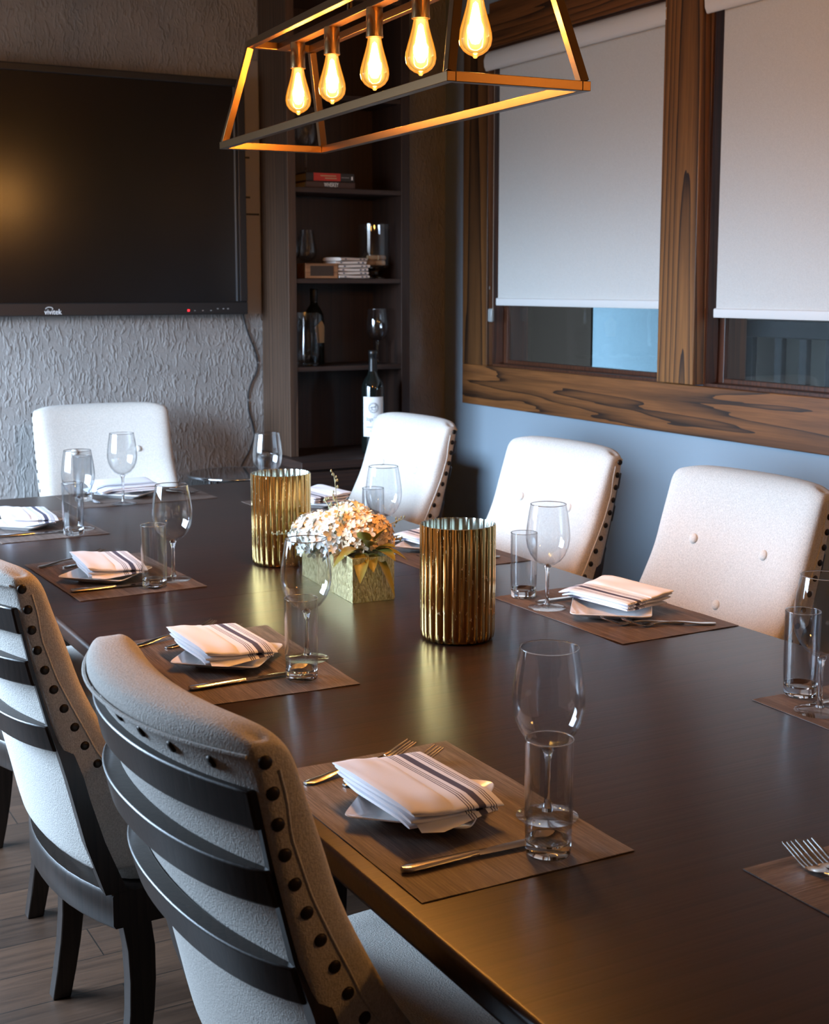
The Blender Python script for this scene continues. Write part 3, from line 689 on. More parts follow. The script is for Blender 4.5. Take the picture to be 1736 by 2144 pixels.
def bend(me, z, x0=0.0, k=1.0):
    for v_ in me.vertices:
        x = v_.co.x * k + x0; zz = v_.co.y + z; r_ = RL + 0.0004 + max(v_.co.z, 0)
        v_.co = (r_ * sin(x / RL + A0), -r_ * cos(x / RL + A0), zz)
    return me
for s_, sz, z, sh, k in (("Stags' Leap", 0.024, 0.150, 0.35, 0.68), ('CABERNET SAUVIGNON', 0.0085, 0.116, 0, 0.82), ('NAPA VALLEY', 0.0058, 0.100, 0, 0.9), ('2016', 0.005, 0.090, 0, 0.9))[:3]:
    link('label_text', bend(text_mesh(s_, sz, 0.0002, sh), z, 0, k), M['ink'], lp)
q = MB()
def ring(rad, wdt, z, n=36):
    for k in range(n):
        a, a2 = 2 * pi * k / n, 2 * pi * (k + 1) / n; vs = []
        for (an, rr) in ((a, rad), (a2, rad), (a2, rad + wdt), (a, rad + wdt)):
            x = rr * cos(an); vs.append(((RL + .0005) * sin(x / RL + A0), -(RL + .0005) * cos(x / RL + A0), z + rr * sin(an)))
        q.add(vs, [(0, 1, 2, 3)])
ring(0.0215, 0.0008, 0.198); ring(0.0165, 0.0006, 0.198)
rs = random.Random(3)
for k in range(40):
    a = 2 * pi * k / 40; vs = []
    for (an, rr) in ((a, 0.0178), (a + .08, 0.0178), (a + .08, 0.0205), (a, 0.0205)):
        x = rr * cos(an); vs.append(((RL + .0005) * sin(x / RL + A0), -(RL + .0005) * cos(x / RL + A0), 0.198 + rr * sin(an)))
    q.add(vs, [(0, 1, 2, 3)])
def stroke(pts, wd):
    for (xa, za), (xb_, zb) in zip(pts, pts[1:]):
        dx, dz = xb_ - xa, zb - za; L_ = sqrt(dx * dx + dz * dz) or 1; nx_, nz_ = -dz / L_ * wd, dx / L_ * wd; vs = []
        for (x, z) in ((xa + nx_, za + nz_), (xa - nx_, za - nz_), (xb_ - nx_, zb - nz_), (xb_ + nx_, zb + nz_)):
            vs.append(((RL + .0005) * sin(x / RL + A0), -(RL + .0005) * cos(x / RL + A0), 0.198 + z))
        q.add(vs, [(0, 1, 2, 3)])
stroke([(-0.013, 0.000), (-0.008, 0.004), (0.000, 0.003), (0.007, 0.006), (0.011, 0.010)], 0.0012)     # leaping animal in the round emblem
stroke([(-0.008, 0.004), (-0.010, -0.006)], 0.0007); stroke([(-0.006, 0.003), (-0.004, -0.007)], 0.0007); stroke([(0.006, 0.005), (0.012, 0.001)], 0.0007); stroke([(0.005, 0.004), (0.009, -0.004)], 0.0007)
stroke([(0.010, 0.009), (0.008, 0.014)], 0.0005); stroke([(0.011, 0.010), (0.013, 0.014)], 0.0005)
stroke([(-0.012, -0.009), (-0.004, -0.008), (0.004, -0.010), (0.012, -0.007)], 0.001)
q.build('emblem', M['ink'], lp, smooth=0)
pt = thing('glass_vase', 'clear wide glass vase at the left of the third shelf, before the dark bottle', 'vase', (2.345, 5.205, 1.1295))
q = MB(); P = [(0.040, 0.010), (0.052, 0.016), (0.054, 0.05), (0.050, 0.12), (0.046, 0.18), (0.050, 0.222)]
q.lathe(P, 36); q.lathe([(r_ - .002, z + .002) for r_, z in P], 36); q.build('body', M['thin'], pt, smooth=60, fix=False)
MB().lathe([(0, 0.0005), (0.046, 0.0005), (0.051, 0.006), (0.0505, 0.0145), (0.040, 0.0095), (0, 0.009)], 36).build('base', M['glass'], pt, smooth=60)
wine(2.692, 5.24, 1.1295, 'single wine glass on the third shelf above the wine bottle', GS, 1.02)

# ------------------------------------------------------------------ round side table by the wall
st = thing('side_table', 'small round glass-topped side table between display wall and bookcase', 'side table', (2.015, 5.215, 0))
MB().lathe([(0, 0.690), (0.188, 0.690), (0.188, 0.698), (0, 0.698)], 56).build('glass_top', M['smoketop'], st, smooth=30)
q = MB(); q.tube([(0.190 * cos(2 * pi * k / 64), 0.190 * sin(2 * pi * k / 64), 0.694) for k in range(65)], 0.006, 10); q.build('rim', M['chrome'], st, smooth=60)
for k in range(3):
    a = radians(95 + 120 * k)
    MB().tube([(0.17 * cos(a), 0.17 * sin(a), 0.688), (0.165 * cos(a), 0.165 * sin(a), 0.3), (0.17 * cos(a), 0.17 * sin(a), 0.0)], 0.011, 12).build('leg', M['chrome'], st, smooth=60)

# ------------------------------------------------------------------ dining table
TX0, TX1, TY0, TY1, TZ = 0.686, 1.925, 0.83, 4.558, 0.76
SEAM = 2.86
dt = thing('dining_table', 'long dark espresso wooden dining table', 'table', ((TX0 + TX1) / 2, (TY0 + TY1) / 2, 0))
hx = (TX1 - TX0) / 2; hy = (TY1 - TY0) / 2; cyt = (TY0 + TY1) / 2
sec = []
for cx_, cz_, a0 in ((hx - 0.009, TZ - 0.009, 0), (-hx + 0.009, TZ - 0.009, 90), (-hx + 0.006, TZ - 0.026, 180), (hx - 0.006, TZ - 0.026, 270)):
    rr_ = 0.009 if a0 < 180 else 0.006
    sec += [(cx_ + rr_ * cos(radians(a0 + 15 * k)), cz_ + rr_ * sin(radians(a0 + 15 * k))) for k in range(7)]
for y0, y1 in ((-hy, SEAM - cyt - 0.0005), (SEAM - cyt + 0.0005, hy)):                # two leaves meeting at a fine seam
    q = MB(); q.loops([[(x, y0, z) for x, z in sec], [(x, y1, z) for x, z in sec]]); q.build('table_top', M['table'], dt, smooth=30)
b = MB(); i0 = 0.022
b.box(-hx + i0, hx - i0, -hy + i0, hy - i0, TZ - 0.060, TZ - 0.0325); b.build('edge_moulding', M['tableleg'], dt, smooth=30, bevel=0.01, seg=3)
b = MB(); i1 = 0.13; zz0, zz1 = TZ - 0.15, TZ - 0.0605
b.box(-hx + i1, -hx + i1 + .03, -hy + i1, hy - i1, zz0, zz1); b.box(hx - i1 - .03, hx - i1, -hy + i1, hy - i1, zz0, zz1)
b.box(-hx + i1 + .03, hx - i1 - .03, -hy + i1, -hy + i1 + .03, zz0, zz1); b.box(-hx + i1 + .03, hx - i1 - .03, hy - i1 - .03, hy - i1, zz0, zz1)
b.build('apron', M['tableleg'], dt, smooth=0)
for sy in (-1.05, 1.05):
    q = MB(); q.lathe([(0.11, 0.06), (0.10, 0.12), (0.06, 0.18), (0.075, 0.30), (0.095, 0.42), (0.07, 0.52), (0.11, 0.60), (0.13, 0.61)], 28, (0, sy, 0)); q.box(-0.38, 0.38, sy - .05, sy + .05, 0, 0.06); q.box(-.05, .05, sy - .3, sy + .3, 0, 0.06); q.box(-0.3, 0.3, sy - .04, sy + .04, 0.61, 0.70)
    q.build('pedestal', M['tableleg'], dt, smooth=35)

# ------------------------------------------------------------------ chairs
RT = [(1.0, 0.0), (0.96, 0.009), (0.93, 0.016), (0.89, 0.021), (0.86, 0.030), (0.82, 0.043), (0.79, 0.056), (0.755, 0.072), (0.72, 0.089), (0.68, 0.108), (0.64, 0.136), (0.60, 0.166), (0.55, 0.21)]   # nailed edge of the side
PT = [(1.0, 0.0), (0.95, 0.010), (0.9, 0.020), (0.85, 0.030), (0.8, 0.042), (0.735, 0.058), (0.66, 0.079), (0.56, 0.103), (0.46, 0.128), (0.36, 0.172), (0.3, 0.182), (0.2, 0.184), (0.1, 0.175), (0.0, 0.158)]   # post and leg, rear face
BT = [(1.0, 0.082), (0.985, 0.080), (0.968, 0.064), (0.95, 0.058), (0.9, 0.054), (0.85, 0.050), (0.7, 0.042), (0.4, 0.045)]                       # how far the back bows
FT = [(1.0, 0.062), (0.95, 0.076), (0.9, 0.093), (0.85, 0.110), (0.8, 0.124), (0.75, 0.149), (0.7, 0.176), (0.65, 0.205), (0.6, 0.242), (0.55, 0.286), (0.5, 0.34), (0.46, 0.38)]
CWD = 0.266
def bow(y, z): return -spline(BT, z) * max(0.0, 1 - abs(y / CWD) ** 2.2)
def fbow(y, z): return -(0.036 + 0.26 * max(0.0, 0.80 - z)) * max(0.0, 1 - (y / CWD) ** 2)
def make_chair():
    o = thing('dining_chair', '', 'chair')
    rows = []; NY = 15
    zs = [0.455, 0.47, 0.5, 0.55, 0.6, 0.65, 0.7, 0.75, 0.8, 0.85, 0.9, 0.935, 0.952]
    lv = [(z, 1.0, 0.0) for z in zs] + [(0.960 + 0.046 * sin(a), cos(a) ** 0.7, 1 - cos(a)) for a in [radians(x) for x in (12, 30, 48, 64, 77, 87)]]
    us = [-1, -0.985, -0.95, -0.90, -0.83, -0.7, -0.5, -0.25, 0, 0.25, 0.5, 0.7, 0.83, 0.90, 0.95, 0.985, 1]
    for z, tf, ws in lv:
        W = CWD - 0.024 * ws; front = []; back = []
        for u_ in us:
            y = u_ * W; xr = spline(PT, z) + 0.004 + bow(y, z); xf = spline(FT, z) + fbow(y, z); th = xf - xr; mid = (xr + xf) / 2
            a = max(0.0, abs(y) - (W - 0.055)) / 0.055
            rd = 1 - sqrt(max(0.0, 1 - a * a)); rb = max(0.0, (abs(u_) - 0.985) / 0.015)
            xf -= rd * min(0.040, th * 0.5); zd = z - 0.016 * ws * max(0.0, (abs(u_) - 0.75) / 0.25) ** 2
            back.append((mid + (xr + 0.003 * rb - mid) * tf, y, zd)); front.append((mid + (xf - mid) * tf, y, zd))
        rows.append(back + front[::-1])
    q = MB(); q.loops(rows, True, True, False); nu = len(us); top = len(q.v) - 2 * nu
    q.f += [(top + i, top + i + 1, top + 2 * nu - 2 - i, top + 2 * nu - 1 - i) for i in range(nu - 1)]
    q.build('backrest', M['linen'], o, smooth=180, sub=1)
    # seat
    rows = []
    for z, g in ((0.425, 0.0), (0.43, 0.008), (0.48, 0.012), (0.500, 0.004), (0.512, -0.016), (0.515, -0.06)):
        row = []
        for k in range(40):
            a = 2 * pi * k / 40
            cx, cy_ = cos(a), sin(a)
            x = 0.385 + (0.235 + g) * (abs(cx) ** 0.4) * (1 if cx >= 0 else -1)
            y = (0.250 + g + 0.012 * (x - 0.385) / 0.235) * (abs(cy_) ** 0.4) * (1 if cy_ >= 0 else -1)
            row.append((x, y, z))
        rows.append(row)
    q = MB(); q.loops(rows); q.build('seat', M['linen'], o, smooth=60)
    # curved wooden rails of the back
    def rail(z0, z1, out, name, th=0.026):
        zm = (z0 + z1) / 2; rows = []
        for k in range(25):
            u_ = -1 + k / 12; y = (CWD - 0.011) * u_; ou = out * (1 - abs(u_) ** 6) + 0.005 * abs(u_) ** 6; row = []
            for z, t_ in ((z0, 0), (z0, 1), (z1, 1), (z1, 0)):
                x = spline(PT, z) - ou + bow(y, min(zm, 0.93)) * 1.12; row.append((x + th * t_, y, z))
            rows.append(row)
        q = MB(); q.loops(rows); return q.build(name, M['chairwood'], o, smooth=40, bevel=0.003)
    rail(0.898, 0.943, 0.002, 'top_rail', 0.016)
    rail(0.808, 0.852, 0.016, 'back_rail')
    rail(0.690, 0.736, 0.018, 'back_rail')
    # seat frame
    q = MB(); rw = []
    for z, g in ((0.360, -0.004), (0.366, 0.0), (0.418, 0.0), (0.424, -0.004)):
        row = []
        for k in range(13):
            y = -CWD + 2 * CWD * k / 12; row.append((0.150 + bow(y, 0.4) * 1.25 - g, y, z))
        row += [(0.62 + g, CWD - .005, z), (0.62 + g, -CWD + .005, z)]
        rw.append(row)
    q.loops(rw); q.build('seat_frame', M['chairwood'], o, smooth=40)
    # posts running into the sabre rear legs, and straight front legs
    for s in (1, -1):
        rows = []
        for z in (0.90, 0.85, 0.78, 0.74, 0.71, 0.68, 0.64, 0.6, 0.52, 0.425):
            x = spline(PT, z) - 0.005; yy = s * (CWD - 0.022); o_ = 0.011 + 0.0115 * min(1, max(0, (0.74 - z) / 0.06)); dx = 0.012 + 0.016 * min(1, max(0, (0.76 - z) / 0.1)) + 0.012 * max(0, (0.6 - z) / 0.2)
            rows.append([(x, yy - s * .012, z), (x, yy + s * o_, z), (x + dx, yy + s * o_, z), (x + dx, yy - s * .012, z)])
        q = MB(); q.loops(rows); q.build('back_post', M['chairwood'], o, smooth=30)
        rows = []
        for z in (0.359, 0.3, 0.24, 0.18, 0.12, 0.06, 0.0):
            x = spline(PT, z); yy = s * (CWD - 0.045); w_ = 0.022 - 0.005 * (1 - z / .36); dp = 0.052 - 0.014 * (1 - z / .36)
            rows.append([(x, yy - w_, z), (x, yy + w_, z), (x + dp, yy + w_, z), (x + dp, yy - w_, z)])
        q = MB(); q.loops(rows); q.build('leg', M['chairwood'], o, smooth=30, bevel=0.003)
        yy = s * (CWD - 0.045); q = MB(); q.loops([[(0.59 + w_ * a, yy + w_ * b_, z) for a, b_ in ((-1, -1), (-1, 1), (1, 1), (1, -1))] for z, w_ in ((0.359, .024), (0, .015))])
        q.build('leg', M['chairwood'], o, smooth=30, bevel=0.003)
        # welt along the side, following the scooped edge
        zz = [0.965 - 0.405 * k / 30 for k in range(31)]
        MB().tube([(spline(RT, z) + 0.024, s * (CWD - 0.0008), z) for z in zz], 0.0022, 6).build('welt', M['linen'], o, smooth=60)
    pts = []
    for k in range(21):
        y = -CWD + .012 + (2 * CWD - .024) * k / 20; pts.append((spline(PT, .978) + 0.004 + bow(y, .978) - .0008, y, .980))
    MB().tube(pts, 0.0026, 6).build('welt', M['linen'], o, smooth=60)
    nh = MB().lathe([(0.0080, -0.001), (0.0076, 0.0012), (0.0060, 0.0026), (0.003, 0.0034), (0, 0.0036)], 12).mesh('nailhead', 60)
    for s in (1, -1):
        for k in range(12):
            z = 0.975 - 0.0348 * k
            link('nailhead', nh, M['nail'], o, (spline(RT, z) + 0.011, s * (CWD - 0.0006), z), (-s * pi / 2, 0, 0))
    for k in range(7):
        y = -0.20 + 0.40 * k / 6
        link('nailhead', nh, M['nail'], o, (spline(PT, .966) + 0.004 + bow(y, .962) + 0.0012, y, .962), (0, -pi / 2 - 0.5, 0))
    bt_ = MB().lathe([(0.0135, 0.0), (0.0125, 0.0045), (0.009, 0.0075), (0.004, 0.009), (0, 0.0093)], 18).mesh('button', 60)
    for y, z in ((0.125, 0.832), (-0.125, 0.832), (0.0, 0.690)):
        link('button', bt_, M['button'], o, (spline(FT, z) + fbow(y, z) - 0.001, y, z), (0, radians(62), 0))
    return o
ch0 = make_chair(); used = [False]
def chair(x, y, rz, label, group):
    o = place(ch0, used[0], label, (x, y, 0), rz, group); used[0] = True; return o
GL, GR = 'chairs along the left side of the table', 'chairs along the window side of the table'
def at_rear(x0, yc, rz):           # x0, yc: middle of the line joining the two top rear corners
    return (x0, yc, rz)
chair(0.485, 1.514, radians(2.0), 'cream studded dining chair seen from behind, nearest to the viewer', GL)
chair(0.455, 2.452, radians(1.0), 'cream studded dining chair second from the viewer on the left side', GL)
chair(0.490, 3.290, 0.0, 'third cream studded dining chair on the left, mostly cut off by the picture edge', GL)
chair(2.318, 2.480, pi, 'cream buttoned chair nearest the viewer on the window side', GR)
chair(2.318, 3.270, pi, 'cream buttoned chair in the middle of the window side', GR)
chair(2.318, 4.180, pi, 'cream buttoned chair farthest along the window side, in front of the bookcase', GR)
chair(1.462, 5.225, -pi / 2, 'cream chair alone at the far head of the table under the display', 'chair at the table head')

# ------------------------------------------------------------------ place settings
def make_placemat():
    q = MB(); nx, ny = 12, 18; rows = []
    for i in range(nx + 1):
        rows.append([(-0.152 + 0.304 * i / nx, -0.235 + 0.47 * j / ny, 0.0012 + 0.0004 * sin(i * 1.3 + j) * (1 if i in (0, nx) or j in (0, ny) else 0)) for j in range(ny + 1)])
    q.loops(rows, False, False, False)
    n = len(q.v); q.v += [(x, y, 0.0001) for x, y, z in q.v]; fs = [tuple(i + n for i in reversed(f)) for f in q.f]
    w_ = ny + 1
    edge = [j for j in range(w_)] + [i * w_ + ny for i in range(1, nx + 1)] + [nx * w_ + j for j in range(ny - 1, -1, -1)] + [i * w_ for i in range(nx - 1, 0, -1)]
    q.f += fs + [(a, a + n, b_ + n, b_) for a, b_ in zip(edge, edge[1:] + edge[:1])]
    return q.mesh('placemat', 30)
def make_plate():
    rows = []; S = 0.082
    def sq(h, z, rr):
        row = []
        for k in range(32):
            a = 2 * pi * k / 32; c_, s_ = cos(a), sin(a); e = 0.16
            row.append((h * (abs(c_) ** e) * (1 if c_ > 0 else -1) if abs(c_) > 1e-6 else 0, h * (abs(s_) ** e) * (1 if s_ > 0 else -1) if abs(s_) > 1e-6 else 0, z))
        return row
    q = MB(); q.loops([sq(0.050, 0.0, 0), sq(0.052, 0.002, 0), sq(0.068, 0.0075, 0), sq(0.0845, 0.0145, 0), sq(0.086, 0.0158, 0), sq(0.085, 0.0172, 0), sq(0.068, 0.0108, 0), sq(0.052, 0.0058, 0)])
    return q.mesh('side_plate', 40)
def make_napkin():
    """A cloth folded to a thick pad: soft layers, one loose flap underneath."""
    q = MB()
    def pad(x0, x1, y0, y1, z0, th, lift, seed, skew=0.0):
        rows = []; nx, n = 14, 30; rr = random.Random(seed); ph = rr.uniform(0, 6)
        for i in range(nx + 1):
            u_ = i / nx; x = x0 + (x1 - x0) * u_; row = []
            ends = 1.0 if 0 < i < nx else 0.55
            for k in range(n):
                a = 2 * pi * k / n; cc, ss = cos(a), sin(a)
                y = (y0 + y1) / 2 + (y1 - y0) / 2 * (abs(cc) ** 0.3) * (1 if cc >= 0 else -1)
                v_ = (y - y0) / (y1 - y0)
                z = z0 + lift * (1 - u_) + th / 2 + th / 2 * ends * (abs(ss) ** 0.6) * (1 if ss >= 0 else -1) + 0.0012 * sin(9 * u_ + ph) * sin(5 * v_ + ph)
                z -= 0.006 * max(0, 0.16 - v_) / 0.16 * (0.4 + u_); z = max(z, 0.0006 * (1 + cc * 0.2))
                row.append((x + skew * (v_ - .5) + 0.002 * sin(6 * v_ + ph), y, z))
            rows.append(row)
        q.loops(rows)
    pad(-0.064, 0.060, -0.092, 0.100, 0.000, 0.0076, 0.000, 1, 0.010)
    pad(-0.067, 0.066, -0.100, 0.102, 0.0068, 0.0082, 0.004, 2, 0.004)
    pad(-0.070, 0.068, -0.104, 0.105, 0.0142, 0.0076, 0.0055, 3, 0.0)
    # upper fold covering the unstriped half
    pad(-0.071, -0.001, -0.1045, 0.1055, 0.0196, 0.0066, 0.006, 5, 0.0)
    # loose corner flap
    q.loops([[(-0.060, -0.09, 0.010), (-0.03, -0.10, 0.008), (0.02, -0.103, 0.008), (0.055, -0.10, 0.010)], [(-0.066, -0.118, 0.0055), (-0.035, -0.121, 0.0008), (0.02, -0.112, 0.004), (0.060, -0.106, 0.007)]], False, False, False)
    return q.mesh('napkin', 50)
def make_fork(L, name):
    o = thing(name, '', 'fork')
    # handle end at the origin, pointing +X
    hw = [(0.0, 0.0040), (0.004, 0.0088), (0.02, 0.0098), (0.05, 0.0078), (0.09, 0.0046), (L * 0.60, 0.0034), (L * 0.66, 0.0045)]
    hz = [(0.0, 0.0022), (0.03, 0.0028), (0.08, 0.0075), (L * 0.6, 0.0068), (L * 0.66, 0.0050)]
    rows = []
    for k in range(22):
        x = L * 0.66 * k / 21; w_ = spline(hw, x); z = spline(hz, x)
        rows.append([(x, w_ * cos(a), z + 0.0016 * sin(a)) for a in [2 * pi * j / 12 for j in range(12)]])
    q = MB(); q.loops(rows); q.build('handle', M['steel'], o, smooth=50)
    rows = []
    hz2 = [(L * .65, 0.0052), (L * .70, 0.0028), (L * .76, 0.0022), (L * .82, 0.0045), (L * .9, 0.0100), (L, 0.0165)]
    hw2 = [(L * .65, 0.0044), (L * .69, 0.0090), (L * .73, 0.0118), (L * .78, 0.0122)]
    for k in range(8):
        x = L * (.65 + .13 * k / 7); w_ = spline(hw2, x); z = spline(hz2, x)
        rows.append([(x, w_ * cos(a), z + 0.0011 * sin(a) + 0.0016 * abs(cos(a)) ** 2) for a in [2 * pi * j / 12 for j in range(12)]])
    q = MB(); q.loops(rows); q.build('neck', M['steel'], o, smooth=50)
    for t_ in range(4):
        y = -0.0099 + 0.0066 * t_; rows = []
        for k in range(9):
            x = L * (.775 + .225 * k / 8); w_ = 0.0020 - 0.0011 * (k / 8) ** 2; z = spline(hz2, x) + (0.0014 if t_ in (0, 3) else 0.0004)
            rows.append([(x, y + w_, z - .0009), (x, y + w_, z + .0009), (x, y - w_, z + .0009), (x, y - w_, z - .0009)])
        q = MB(); q.loops(rows); q.build('tine', M['steel'], o, smooth=30)
    return o
def make_knife():
    o = thing('table_knife', '', 'knife')
    hw = [(0.0, 0.0045), (0.004, 0.0090), (0.02, 0.0098), (0.06, 0.0082), (0.105, 0.0062)]
    rows = [[(x, spline(hw, x) * cos(a), 0.0044 + 0.0038 * sin(a)) for a in [2 * pi * j / 12 for j in range(12)]] for x in [0.105 * k / 16 for k in range(17)]]
    q = MB(); q.loops(rows); q.build('handle', M['steel'], o, smooth=50)
    rows = []
    for k in range(16):
        x = 0.103 + 0.125 * k / 15; u_ = k / 15; e = -0.006 - 0.004 * u_ ** .5 if u_ < .85 else -0.0096 + (u_ - .85) * 0.055; t_ = 0.0065 + 0.0015 * sin(u_ * 3)
        if u_ > .9: t_ -= (u_ - .9) * 0.07
        rows.append([(x, e, 0.0044), (x, (e + t_) / 2, 0.0056), (x, t_, 0.0052), (x, t_, 0.0036), (x, (e + t_) / 2, 0.0032)])
    q = MB(); q.loops(rows); q.build('blade', M['steel'], o, smooth=30)
    return o
me_mat, me_plate, me_nap = make_placemat(), make_plate(), make_napkin()
for me_, k in ((me_mat, 'placemat'), (me_plate, 'china'), (me_nap, 'napkin')): me_.materials.append(M[k])
fork_p, sfork_p, knife_p = make_fork(0.202, 'dinner_fork'), make_fork(0.180, 'salad_fork'), make_knife()
uf, us, uk = [False], [False], [False]
MT = TZ + 0.0018
def setting(cx, cy_, rot, where, pl=(-0.018, 0.007), plr=47, nap=(-0.024, 0.010), napr=3, kn=(-0.135, -0.155, -1), f1=(-0.117, 0.168, 13), f2=(-0.072, 0.135, 12), mrot=0, parts='mpnkfs', strip=''):
    c_, s_ = cos(rot), sin(rot)
    def W_(x, y): return (cx + c_ * x - s_ * y, cy_ + s_ * x + c_ * y)
    def put(name, me, z, p_, r_, label, cat, grp):
        x, y = W_(*p_); o = link(name, me, None, None, (x, y, z), (0, 0, rot + radians(r_))); return tag(o, label, cat, grp)
    if 'm' in parts: put('placemat', me_mat, TZ + 0.0003, (0, 0), mrot, 'brown woven placemat ' + where, 'placemat', 'woven placemats')
    if 'p' in parts: put('side_plate', me_plate, MT, pl, plr, 'small square white plate under the napkin ' + where, 'plate', 'square white plates')
    if 'n' in parts: put('napkin', me_nap, MT + 0.0188, nap, napr, 'folded white napkin with dark stripes ' + where, 'napkin', 'striped napkins on the plates')
    if 'k' in parts:
        x, y = W_(kn[0], kn[1]); o = place(knife_p, uk[0], 'steel table knife ' + where, (x, y, MT), rot + radians(kn[2]), 'table knives'); uk[0] = True
    if 'f' in parts:
        x, y = W_(f1[0], f1[1]); o = place(fork_p, uf[0], 'larger outer fork ' + where, (x, y, MT), rot + radians(f1[2]), 'dinner forks'); uf[0] = True
    if 's' in parts:
        x, y = W_(f2[0], f2[1]); o = place(sfork_p, us[0], 'smaller inner fork ' + where, (x, y, MT), rot + radians(f2[2]), 'salad forks'); us[0] = True
WP = {'P1': 'at the left setting nearest the viewer', 'P2': 'at the second left setting from the viewer', 'P3': 'at the third left setting from the viewer', 'P4': 'at the fourth left setting, by the picture edge',
      'END': 'at the far head of the table', 'E': 'at the setting behind the farther gold vase', 'F': 'half hidden behind the nearer gold vase', 'G': 'before the nearest window-side chair', 'H': 'at the right picture edge on the window side', 'HEAD': 'at the bottom right, near table end'}
setting(0.867, 1.520, 0, WP['P1'])
setting(0.895, 2.333, 0, WP['P2'], (-0.010, 0.008), 50, (-0.014, 0.030), 1, (-0.137, -0.135, 1), (-0.137, 0.190, 19), (-0.084, 0.150, 17), -2)
setting(0.916, 3.205, 0, WP['P3'], (-0.024, -0.032), 46, (-0.012, -0.012), -3, (-0.140, -0.145, -2), (-0.140, 0.168, 22), (-0.085, 0.135, 18), 2)
setting(0.912, 3.992, 0, WP['P4'], (-0.03, -0.01), 44, (-0.02, 0.0), -2, (-0.14, -0.15, 0), (-0.13, 0.16, 16), (-0.09, 0.13, 15), 2)
setting(1.343, 4.395, -pi / 2, WP['END'], (-0.02, -0.02), 45, (-0.035, -0.03), 4, (-0.12, -0.165, 3), (-0.11, 0.16, 8), (-0.07, 0.135, 8), 0)
setting(1.768, 3.890, pi, WP['E'], (-0.03, -0.05), 45, (-0.035, -0.06), 6)
setting(1.762, 3.098, pi, WP['F'], (-0.01, -0.02), 42, (-0.012, -0.02), 5, (-0.10, -0.15, 3), (-0.10, 0.165, -6), (-0.06, 0.14, -6), 0)
setting(1.761, 2.322, pi, WP['G'], (0.016, 0.024), 52, (-0.020, -0.012), 9, (-0.12, -0.135, 1), (-0.118, 0.204, -22), (-0.067, 0.166, -22), 1)
setting(1.732, 1.450, pi, WP['H'], kn=(-0.135, -0.155, -1), mrot=-1, parts='mpnkfs')
setting(1.335, 1.026, pi / 2, WP['HEAD'], f1=(-0.045, 0.178, -6), f2=(-0.030, 0.148, -4), mrot=0)

GT = 'wine glasses on the table'
for x, y, wh in ((0.985, 1.428, 'nearest the viewer, behind a highball at the left front setting'), (1.022, 2.285, 'behind a highball at the second left setting'),
                 (1.030, 3.080, 'right of the highball at the third left setting'), (1.014, 3.868, 'behind the highball at the fourth left setting'),
                 (1.262, 4.262, 'at the far head setting in front of the chair back'), (1.672, 4.032, 'behind the smaller gold vase near the side table'),
                 (1.627, 3.134, 'behind the white flowers in front of the far chair'), (1.654, 2.409, 'between the large gold vase and the nearest window-side chair'),
                 (1.634, 1.582, 'at the right edge of the picture')):
    wine(x, y, 0.7622, 'clear stemmed wine glass ' + wh, GT)
for x, y, wh in ((0.918, 1.328, 'in front of the nearest wine glass on the left front placemat'), (0.960, 2.170, 'in front of the wine glass at the second left setting'),
                 (0.964, 3.022, 'left of the wine glass at the third left setting'), (0.976, 3.790, 'at the fourth left setting in front of its wine glass'),
                 (1.165, 4.385, 'at the far head of the table, behind the wine glasses'), (1.712, 4.132, 'seen through the wine glass behind the smaller vase'),
                 (1.678, 3.295, 'behind the flowers, left of their wine glass'), (1.667, 2.523, 'left of the wine glass beside the large gold vase'),
                 (1.675, 1.668, 'at the right edge of the picture on its placemat')):
    high(x, y, 'clear straight highball glass ' + wh)

# ------------------------------------------------------------------ gold vases and flower box
def make_vase():
    o = thing('gold_vase', '', 'vase', (0, 0, 0), 0, 'fluted gold vases')
    nf = 25
    def wob(r_, a):
        p_ = (a * nf / (2 * pi)) % 1.0
        return r_ * (1 - 0.030 + 0.045 * abs(sin(pi * p_)) ** 0.7)
    q = MB(); prof = [(0, 0.0), (0.066, 0.0), (0.0715, 0.003), (0.0735, 0.010)] + [(0.0745 + 0.0006 * k / 6, 0.02 + 0.206 * k / 6) for k in range(7)] + [(0.0748, 0.2315)]
    q.lathe(prof, nf * 8, (0, 0, 0), wob); q.build('body', M['mercury'], o, smooth=70)
    q = MB(); q.lathe([(0.0748, 0.2315), (0.0728, 0.2320), (0.0718, 0.2285), (0.0712, 0.012), (0, 0.010)], nf * 8, (0, 0, 0), wob); q.build('lining', M['mercury_in'], o, smooth=70)
    return o
va = make_vase(); va.location = (1.357, 2.293, TZ + .0004); va['label'] = 'large-looking fluted gold vase nearer the viewer, right of the flower box'
vb = copy_tree(va); vb.location = (1.341, 3.150, TZ + .0004); vb.rotation_euler = (0, 0, 0.7); vb['label'] = 'fluted gold vase farther away, left of and behind the flower box'

